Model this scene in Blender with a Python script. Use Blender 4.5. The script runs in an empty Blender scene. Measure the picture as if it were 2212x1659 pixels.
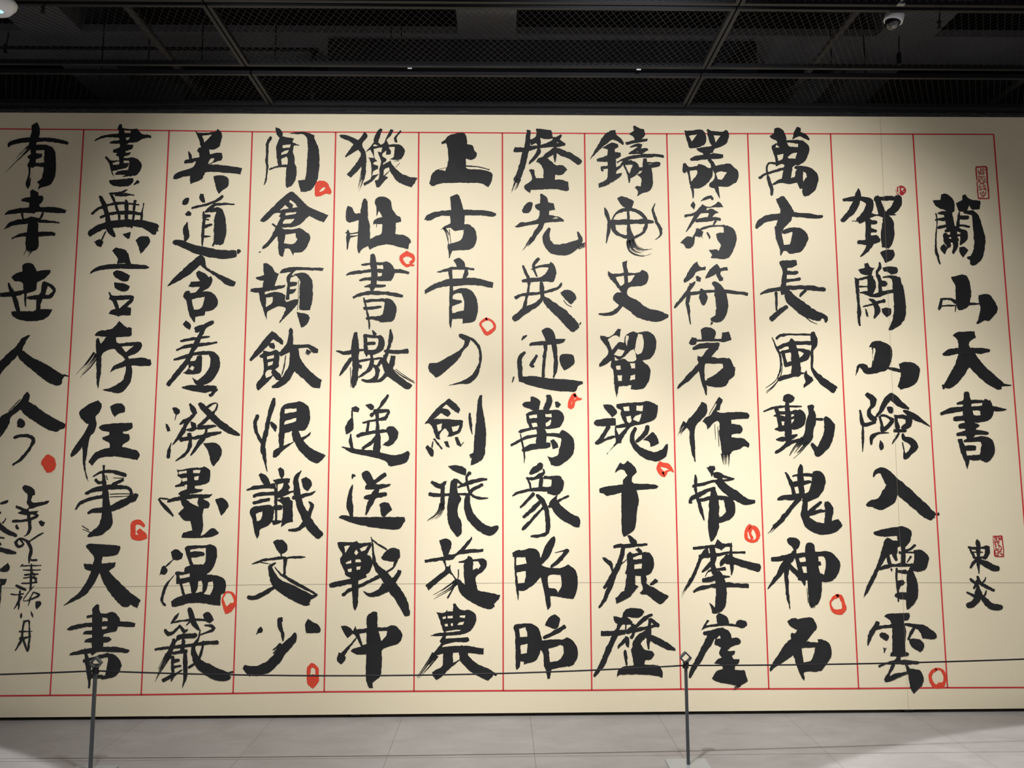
import bpy, bmesh, math, random
from mathutils import Vector, Matrix
from mathutils.geometry import tessellate_polygon

# ------------------------------------------------------------------ camera
W, H, F = 2212, 1659, 1533.0
S = 0.56370421                       # width of one written column in metres
CAM = Vector((0.0, -8.22595*S, 1.63))
YAW, PIT, ROL = .01611, .10029, -.00301
r0 = Vector((math.cos(YAW), -math.sin(YAW), 0)); f0 = Vector((math.sin(YAW), math.cos(YAW), 0)); u0 = Vector((0, 0, 1))
FW = f0*math.cos(PIT) + u0*math.sin(PIT); UP_ = u0*math.cos(PIT) - f0*math.sin(PIT)
RT = r0*math.cos(ROL) + UP_*math.sin(ROL); UP = UP_*math.cos(ROL) - r0*math.sin(ROL)
sc = bpy.context.scene
col = sc.collection
cd = bpy.data.cameras.new('camera'); cam = bpy.data.objects.new('camera', cd); col.objects.link(cam)
cd.sensor_fit = 'HORIZONTAL'; cd.sensor_width = 36.0; cd.lens = 36.0*F/W; cd.clip_start = .05; cd.clip_end = 200
M = Matrix.Identity(4)
for i in range(3):
    M[i][0] = RT[i]; M[i][1] = UP[i]; M[i][2] = -FW[i]; M[i][3] = CAM[i]
cam.matrix_world = M
sc.camera = cam
sc.view_settings.view_transform = 'Standard'; sc.view_settings.look = 'None'
sc.view_settings.exposure = 0.0; sc.view_settings.gamma = 1.0
sc.view_settings.use_curve_mapping = False

# ------------------------------------------------------------------ world and lamps
w = bpy.data.worlds.new('hall'); sc.world = w; w.use_nodes = True
w.node_tree.nodes['Background'].inputs[0].default_value = (.9, .92, 1, 1)
w.node_tree.nodes['Background'].inputs[1].default_value = .025

KP = 47.5
def spot(name, loc, aim, power, half, blend, radius, color=(1, 1, 1)):
    d = bpy.data.lights.new(name, 'SPOT'); o = bpy.data.objects.new(name, d); col.objects.link(o)
    d.energy = power; d.spot_size = 2*math.radians(half); d.spot_blend = blend; d.shadow_soft_size = radius; d.color = color
    o.location = loc
    o.rotation_euler = (Vector(aim)-Vector(loc)).to_track_quat('-Z', 'Y').to_euler()
    return o
# track spotlights wash the calligraphy from the ceiling, just nearer than the frame shows
for X, ax, az, half, blend, p in (
        (-1.783, -1.778, -.113, .685, 1.0, 2.925), (-.629, -.866, .135, .539, .989, 5.32), (.062, .998, -.487, .549, .986, 8.634), (1.019, 3.332, -.492, .621, 1.0, 8.213),
        (-1.584, -.883, 2.388, 1.083, .709, 1.764), (-.454, -.691, 1.278, 1.03, .849, 1.724), (.764, .634, 2.801, 1.108, .418, 1.728), (2.0, 1.911, 2.113, .94, .862, 2.07)):
    spot('wall_washer', (X, -1.90, 3.62), (ax, 0, az), p*KP, math.degrees(half), blend, .018)
# two downlights light the floor to either side of the viewer
spot('downlight', (4.135, -5.17, 3.86), (4.135, -5.17, 0), 2400, 52.75, .012, .012, (.98, .98, 1))
spot('downlight', (-4.975, -4.943, 3.86), (-4.975, -4.943, 0), 2300, 52.6, .012, .012, (.95, .97, 1))

# ------------------------------------------------------------------ helpers
def ray(px, py): return FW + RT*((px-W/2)/F) - UP*((py-H/2)/F)
def at_y(px, py, Y):
    d = ray(px, py); return CAM + d*((Y-CAM.y)/d.y)
def at_z(px, py, Z):
    d = ray(px, py); return CAM + d*((Z-CAM.z)/d.z)

def mat(name, color, rough=.6, metal=0.0, spec=.5, emit=None, noise=None, bump=None):
    m = bpy.data.materials.new(name); m.use_nodes = True
    nt = m.node_tree; b = nt.nodes['Principled BSDF']
    b.inputs['Base Color'].default_value = (*color, 1); b.inputs['Roughness'].default_value = rough
    b.inputs['Metallic'].default_value = metal; b.inputs['Specular IOR Level'].default_value = spec
    if emit:
        b.inputs['Emission Color'].default_value = (*emit[0], 1); b.inputs['Emission Strength'].default_value = emit[1]
    tc = None
    if noise or bump:
        tc = nt.nodes.new('ShaderNodeTexCoord')
    if noise:
        sca, amt, stretch = noise
        mp = nt.nodes.new('ShaderNodeMapping'); mp.inputs['Scale'].default_value = stretch
        nz = nt.nodes.new('ShaderNodeTexNoise'); nz.inputs['Scale'].default_value = sca; nz.inputs['Detail'].default_value = 6; nz.inputs['Roughness'].default_value = .6
        rp = nt.nodes.new('ShaderNodeMapRange'); rp.inputs['From Min'].default_value = .3; rp.inputs['From Max'].default_value = .7
        rp.inputs['To Min'].default_value = 1-amt; rp.inputs['To Max'].default_value = 1+amt
        mx = nt.nodes.new('ShaderNodeVectorMath'); mx.operation = 'SCALE'; mx.inputs[0].default_value = color
        nt.links.new(tc.outputs['Object'], mp.inputs[0]); nt.links.new(mp.outputs[0], nz.inputs['Vector'])
        nt.links.new(nz.outputs['Fac'], rp.inputs['Value']); nt.links.new(rp.outputs[0], mx.inputs['Scale'])
        nt.links.new(mx.outputs[0], b.inputs['Base Color'])
    if bump:
        sca, st, dist, stretch = bump
        mp2 = nt.nodes.new('ShaderNodeMapping'); mp2.inputs['Scale'].default_value = stretch
        n2 = nt.nodes.new('ShaderNodeTexNoise'); n2.inputs['Scale'].default_value = sca; n2.inputs['Detail'].default_value = 4
        bp = nt.nodes.new('ShaderNodeBump'); bp.inputs['Strength'].default_value = st; bp.inputs['Distance'].default_value = dist
        nt.links.new(tc.outputs['Object'], mp2.inputs[0]); nt.links.new(mp2.outputs[0], n2.inputs['Vector'])
        nt.links.new(n2.outputs['Fac'], bp.inputs['Height']); nt.links.new(bp.outputs[0], b.inputs['Normal'])
    return m

PAPER = mat('cream_paper', (.80, .705, .505), .62, spec=.25, noise=(.9, .022, (1, 1, 1)), bump=(90, .12, .004, (1, 1, 1)))
INK = mat('black_ink', (.0135, .0138, .0150), .55, spec=.35, noise=(7, .25, (1, 1, 1)))
RED = mat('red_line_ink', (.60, .045, .050), .6, spec=.2)
ORANGE = mat('vermilion_ink', (.70, .068, .034), .6, spec=.2, noise=(30, .08, (1, 1, 1)))
SEAL = mat('dark_red_seal_paste', (.42, .030, .038), .6, spec=.2)
SEAM = mat('paper_seam', (.34, .30, .21), .7, spec=.1)
BLACK = mat('black_board', (.006, .006, .0065), .6, spec=.3)
FILM = mat('black_plastic_film', (.012, .012, .014), .22, spec=.6, bump=(26, .9, .02, (1, 1, 6)))
TAPE = mat('grey_plastic_tape', (.045, .05, .056), .25, spec=.6, bump=(60, .9, .01, (1, 1, 1)))
FRAME = mat('dark_painted_steel', (.010, .0105, .0125), .5, spec=.3)
WIRE = mat('steel_wire', (.016, .016, .0168), .4, metal=.4)
CONC = mat('concrete', (.085, .085, .092), .9, spec=.1, noise=(3, .12, (1, 1, 1)))
SLAB = mat('dark_slab', (.0035, .0035, .004), .95, spec=.05)
DUCT = mat('black_duct', (.0025, .0027, .004), .8, spec=.1)  # black, with the faint blue cast of light mixed into the colour
PIPE = mat('galvanised_pipe', (.034, .032, .031), .6, metal=.2)
RUB = mat('black_rubber', (.003, .003, .0035), .7, spec=.15)
POST = mat('grey_powder_coat', (.048, .054, .060), .45, spec=.5, noise=(40, .06, (1, 1, 1)))
BASE = mat('brushed_steel_plate', (.40, .42, .43), .42, metal=.55)
CORD = mat('black_cord', (.010, .009, .012), .6, spec=.3, bump=(300, .5, .002, (1, 1, 1)))
WHITE = mat('white_plastic', (.78, .80, .84), .4, spec=.5)
SMOKE = mat('smoked_dome', (.010, .010, .012), .08, spec=.8)
LENS = mat('grey_lens_housing', (.20, .20, .21), .35, spec=.5)
LED = mat('blue_led', (.05, .2, .9), .4, emit=((.10, .38, 1.0), 6.0))
CHROME = mat('bright_metal', (.30, .32, .34), .35, metal=.9)

def floor_material():
    m = bpy.data.materials.new('grey_porcelain_tile'); m.use_nodes = True
    nt = m.node_tree; N = nt.nodes; L = nt.links; b = N['Principled BSDF']
    b.inputs['Roughness'].default_value = .42; b.inputs['Specular IOR Level'].default_value = .35
    tc = N.new('ShaderNodeTexCoord')
    mp = N.new('ShaderNodeMapping'); mp.inputs['Scale'].default_value = (1, 2.2, 1); mp.inputs['Rotation'].default_value = (0, 0, .35)
    n1 = N.new('ShaderNodeTexNoise'); n1.inputs['Scale'].default_value = 3.2; n1.inputs['Detail'].default_value = 8; n1.inputs['Roughness'].default_value = .62; n1.inputs['Distortion'].default_value = .6
    L.new(tc.outputs['Object'], mp.inputs[0]); L.new(mp.outputs[0], n1.inputs['Vector'])
    rp = N.new('ShaderNodeValToRGB')
    rp.color_ramp.elements[0].position = .3; rp.color_ramp.elements[0].color = (.195, .180, .172, 1)
    rp.color_ramp.elements[1].position = .72; rp.color_ramp.elements[1].color = (.252, .238, .230, 1)
    L.new(n1.outputs['Fac'], rp.inputs[0])
    sx = N.new('ShaderNodeSeparateXYZ'); L.new(tc.outputs['Object'], sx.inputs[0])
    def joint(out, off, period, half):
        a = N.new('ShaderNodeMath'); a.operation = 'SUBTRACT'; L.new(out, a.inputs[0]); a.inputs[1].default_value = off - period/2
        md = N.new('ShaderNodeMath'); md.operation = 'FLOORED_MODULO'; L.new(a.outputs[0], md.inputs[0]); md.inputs[1].default_value = period
        s2 = N.new('ShaderNodeMath'); s2.operation = 'SUBTRACT'; L.new(md.outputs[0], s2.inputs[0]); s2.inputs[1].default_value = period/2
        ab = N.new('ShaderNodeMath'); ab.operation = 'ABSOLUTE'; L.new(s2.outputs[0], ab.inputs[0])
        lt = N.new('ShaderNodeMath'); lt.operation = 'LESS_THAN'; L.new(ab.outputs[0], lt.inputs[0]); lt.inputs[1].default_value = half
        return lt.outputs[0]
    jx = joint(sx.outputs[0], .183, .803, .0011); jy = joint(sx.outputs[1], -.595, .803, .0022)
    mxx = N.new('ShaderNodeMath'); mxx.operation = 'MAXIMUM'; L.new(jx, mxx.inputs[0]); L.new(jy, mxx.inputs[1])
    mix = N.new('ShaderNodeMixRGB'); L.new(mxx.outputs[0], mix.inputs[0]); L.new(rp.outputs[0], mix.inputs[1]); mix.inputs[2].default_value = (.07, .06, .053, 1)
    L.new(mix.outputs[0], b.inputs['Base Color'])
    n2 = N.new('ShaderNodeTexNoise'); n2.inputs['Scale'].default_value = 14; n2.inputs['Detail'].default_value = 5
    L.new(mp.outputs[0], n2.inputs['Vector'])
    rr = N.new('ShaderNodeMapRange'); rr.inputs['To Min'].default_value = .36; rr.inputs['To Max'].default_value = .52
    L.new(n2.outputs['Fac'], rr.inputs['Value']); L.new(rr.outputs[0], b.inputs['Roughness'])
    return m
TILE = floor_material()

class MB:
    def __init__(s): s.v = []; s.f = []
    def quad(s, a, b, c, d):
        n = len(s.v); s.v += [a, b, c, d]; s.f.append((n, n+1, n+2, n+3)); return s
    def box(s, lo, hi):
        x0, y0, z0 = lo; x1, y1, z1 = hi; n = len(s.v)
        s.v += [(x0, y0, z0), (x1, y0, z0), (x1, y1, z0), (x0, y1, z0), (x0, y0, z1), (x1, y0, z1), (x1, y1, z1), (x0, y1, z1)]
        s.f += [tuple(n+i for i in q) for q in ((0, 3, 2, 1), (4, 5, 6, 7), (0, 1, 5, 4), (1, 2, 6, 5), (2, 3, 7, 6), (3, 0, 4, 7))]
        return s
    def tube(s, pts, rad, n=8, cap=True):
        pts = [Vector(p) for p in pts]; rings = []
        for i, p in enumerate(pts):
            t = (pts[min(i+1, len(pts)-1)] - pts[max(i-1, 0)]).normalized()
            a = t.cross(Vector((0, 0, 1)))
            if a.length < .05: a = t.cross(Vector((1, 0, 0)))
            a.normalize(); bb = t.cross(a)
            r = rad[i] if isinstance(rad, (list, tuple)) else rad
            base = len(s.v)
            for k in range(n):
                g = 2*math.pi*(k+.5)/n
                s.v.append(tuple(p + a*(r*math.cos(g)) + bb*(r*math.sin(g))))
            rings.append(base)
        for i in range(len(rings)-1):
            for k in range(n):
                s.f.append((rings[i]+k, rings[i]+(k+1) % n, rings[i+1]+(k+1) % n, rings[i+1]+k))
        if cap:
            s.f.append(tuple(rings[0]+k for k in range(n))[::-1]); s.f.append(tuple(rings[-1]+k for k in range(n)))
        return s
    def lathe(s, prof, n=32):
        base = len(s.v)
        for r, z in prof:
            for k in range(n):
                g = 2*math.pi*k/n; s.v.append((r*math.cos(g), r*math.sin(g), z))
        for i in range(len(prof)-1):
            for k in range(n):
                s.f.append((base+i*n+k, base+i*n+(k+1) % n, base+(i+1)*n+(k+1) % n, base+(i+1)*n+k))
        return s
    def build(s, name, m, parent=None, smooth=False, bevel=0, fix=True):
        me = bpy.data.meshes.new(name); me.from_pydata([tuple(v) for v in s.v], [], s.f)
        if fix:
            bm = bmesh.new(); bm.from_mesh(me); bmesh.ops.recalc_face_normals(bm, faces=bm.faces); bm.to_mesh(me); bm.free()
        me.materials.append(m)
        if smooth:
            for p in me.polygons: p.use_smooth = True
        o = bpy.data.objects.new(name, me); col.objects.link(o)
        if parent: o.parent = parent
        if bevel:
            md = o.modifiers.new('bevel', 'BEVEL'); md.width = bevel; md.segments = 2; md.limit_method = 'ANGLE'
        return o

def tag(o, label=None, cat=None, group=None, kind=None):
    if label: o['label'] = label
    if cat: o['category'] = cat
    if group: o['group'] = group
    if kind: o['kind'] = kind
    return o
def empty(name, loc):
    o = bpy.data.objects.new(name, None); o.location = loc; o.empty_display_size = .05; col.objects.link(o); return o
def copy_tree(o, parent=None):
    c = o.copy(); col.objects.link(c)
    if parent: c.parent = parent
    for ch in [x for x in bpy.data.objects if x.parent == o]: copy_tree(ch, c)
    return c

# ------------------------------------------------------------------ setting
tag(MB().box((-9, -9, -.12), (9, 4, 0)).build('floor', TILE), kind='structure')
tag(MB().box((-6.2, .052, 0), (6.4, .14, 3.95)).build('wall_back', BLACK), kind='structure')
tag(MB().box((-9, -9, 5.0), (9, 4, 5.15)).build('ceiling', SLAB), kind='structure')
ZB = 4.39
n = 0
for X in (-5.70, -2.92, -.086, 2.69, 5.45):
    n += 1
    tag(MB().box((X-.19, -2.6, ZB), (X+.19, 3.6, 5.0)).build('trim_%d' % n, CONC), kind='structure')
for (xa, xb) in ((-8, -5.89), (-5.51, -3.11), (-2.73, -.276), (.104, 2.5), (2.88, 5.26), (5.64, 8)):
    n += 1
    tag(MB().box((xa, -.22, ZB), (xb, .125, ZB+.05)).build('trim_%d' % n, CONC), kind='structure')

# ------------------------------------------------------------------ the calligraphy wall
ZT, ZBOT = 3.943, .0215
XL, XR = -5.2, 5.4
mural = MB().box((XL, 0, ZBOT), (XR, .05, ZT)).build('calligraphy_panel', PAPER)
tag(mural, 'huge cream wall panel of black brushed Chinese calligraphy in red ruled columns', 'calligraphy panel')
YI = -.0012

def wall(px, py, y=YI):
    p = at_y(px, py, y); return (p.x, y, p.z)

def strip(mb, pts, wid, y=YI):
    """flat ruled line through pixels, width in pixels"""
    P = [Vector(p) for p in pts]
    for a, b in zip(P[:-1], P[1:]):
        t = (b-a).normalized(); nn = Vector((-t.y, t.x))*(wid/2)
        mb.quad(wall(*(a+nn), y), wall(*(b+nn), y), wall(*(b-nn), y), wall(*(a-nn), y))
TOPS = [(2146.5, 290.4), (1972.2, 289.7), (1793.9, 289), (1614.9, 288.6), (1440.2, 289), (1262.7, 288.2), (1085.2, 287.2), (904.7, 286), (725.2, 285.4), (545, 284.6), (365.3, 282.1), (180.8, 280), (-4, 278.5), (-190, 276)]
BOTS = [(2241, 1485), (2046.7, 1485.5), (1854.7, 1487.3), (1660.8, 1488), (1470.8, 1488.6), (1278.3, 1490.9), (1087, 1492), (894.2, 1493.1), (700.2, 1494.4), (503.4, 1497.8), (304.9, 1500.7), (108.1, 1502.1), (-91, 1504), (-290, 1506)]
for a, b in zip(TOPS, BOTS):
    mb = MB(); strip(mb, [a, b], 3.1); mb.build('column_rule', RED, mural, fix=False)
mb = MB(); strip(mb, TOPS, 2.7); mb.build('border_rule', RED, mural, fix=False)
mb = MB(); strip(mb, BOTS, 3.4); mb.build('border_rule', RED, mural, fix=False)
# joins of the printed sheets
for pts in ([(1901, 250), (1926, 800), (1962, 1532)],):
    mb = MB(); strip(mb, pts, .32, -.0056); mb.build('sheet_seam', SEAM, mural, fix=False)
mb = MB(); strip(mb, [(-200, 1272), (130, 1269.5), (380, 1265.5), (640, 1262.5), (900, 1261), (1240, 1258.5), (1640, 1258.5), (2260, 1259)], 1.1, -.0004); mb.build('sheet_seam', SEAM, mural, fix=False)
mb = MB(); mb.box((XL, -.006, 3.9445), (XR, .05, 3.9685)).build('top_rail', FILM, mural)
for px in (364, 770, 1960):
    p = at_y(px, 1550, .045); wdt = .03 if px > 400 else .016
    MB().box((p.x-wdt, .020, .0), (p.x+wdt, .051, .0205)).build('tape_patch', TAPE, mural)

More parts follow.
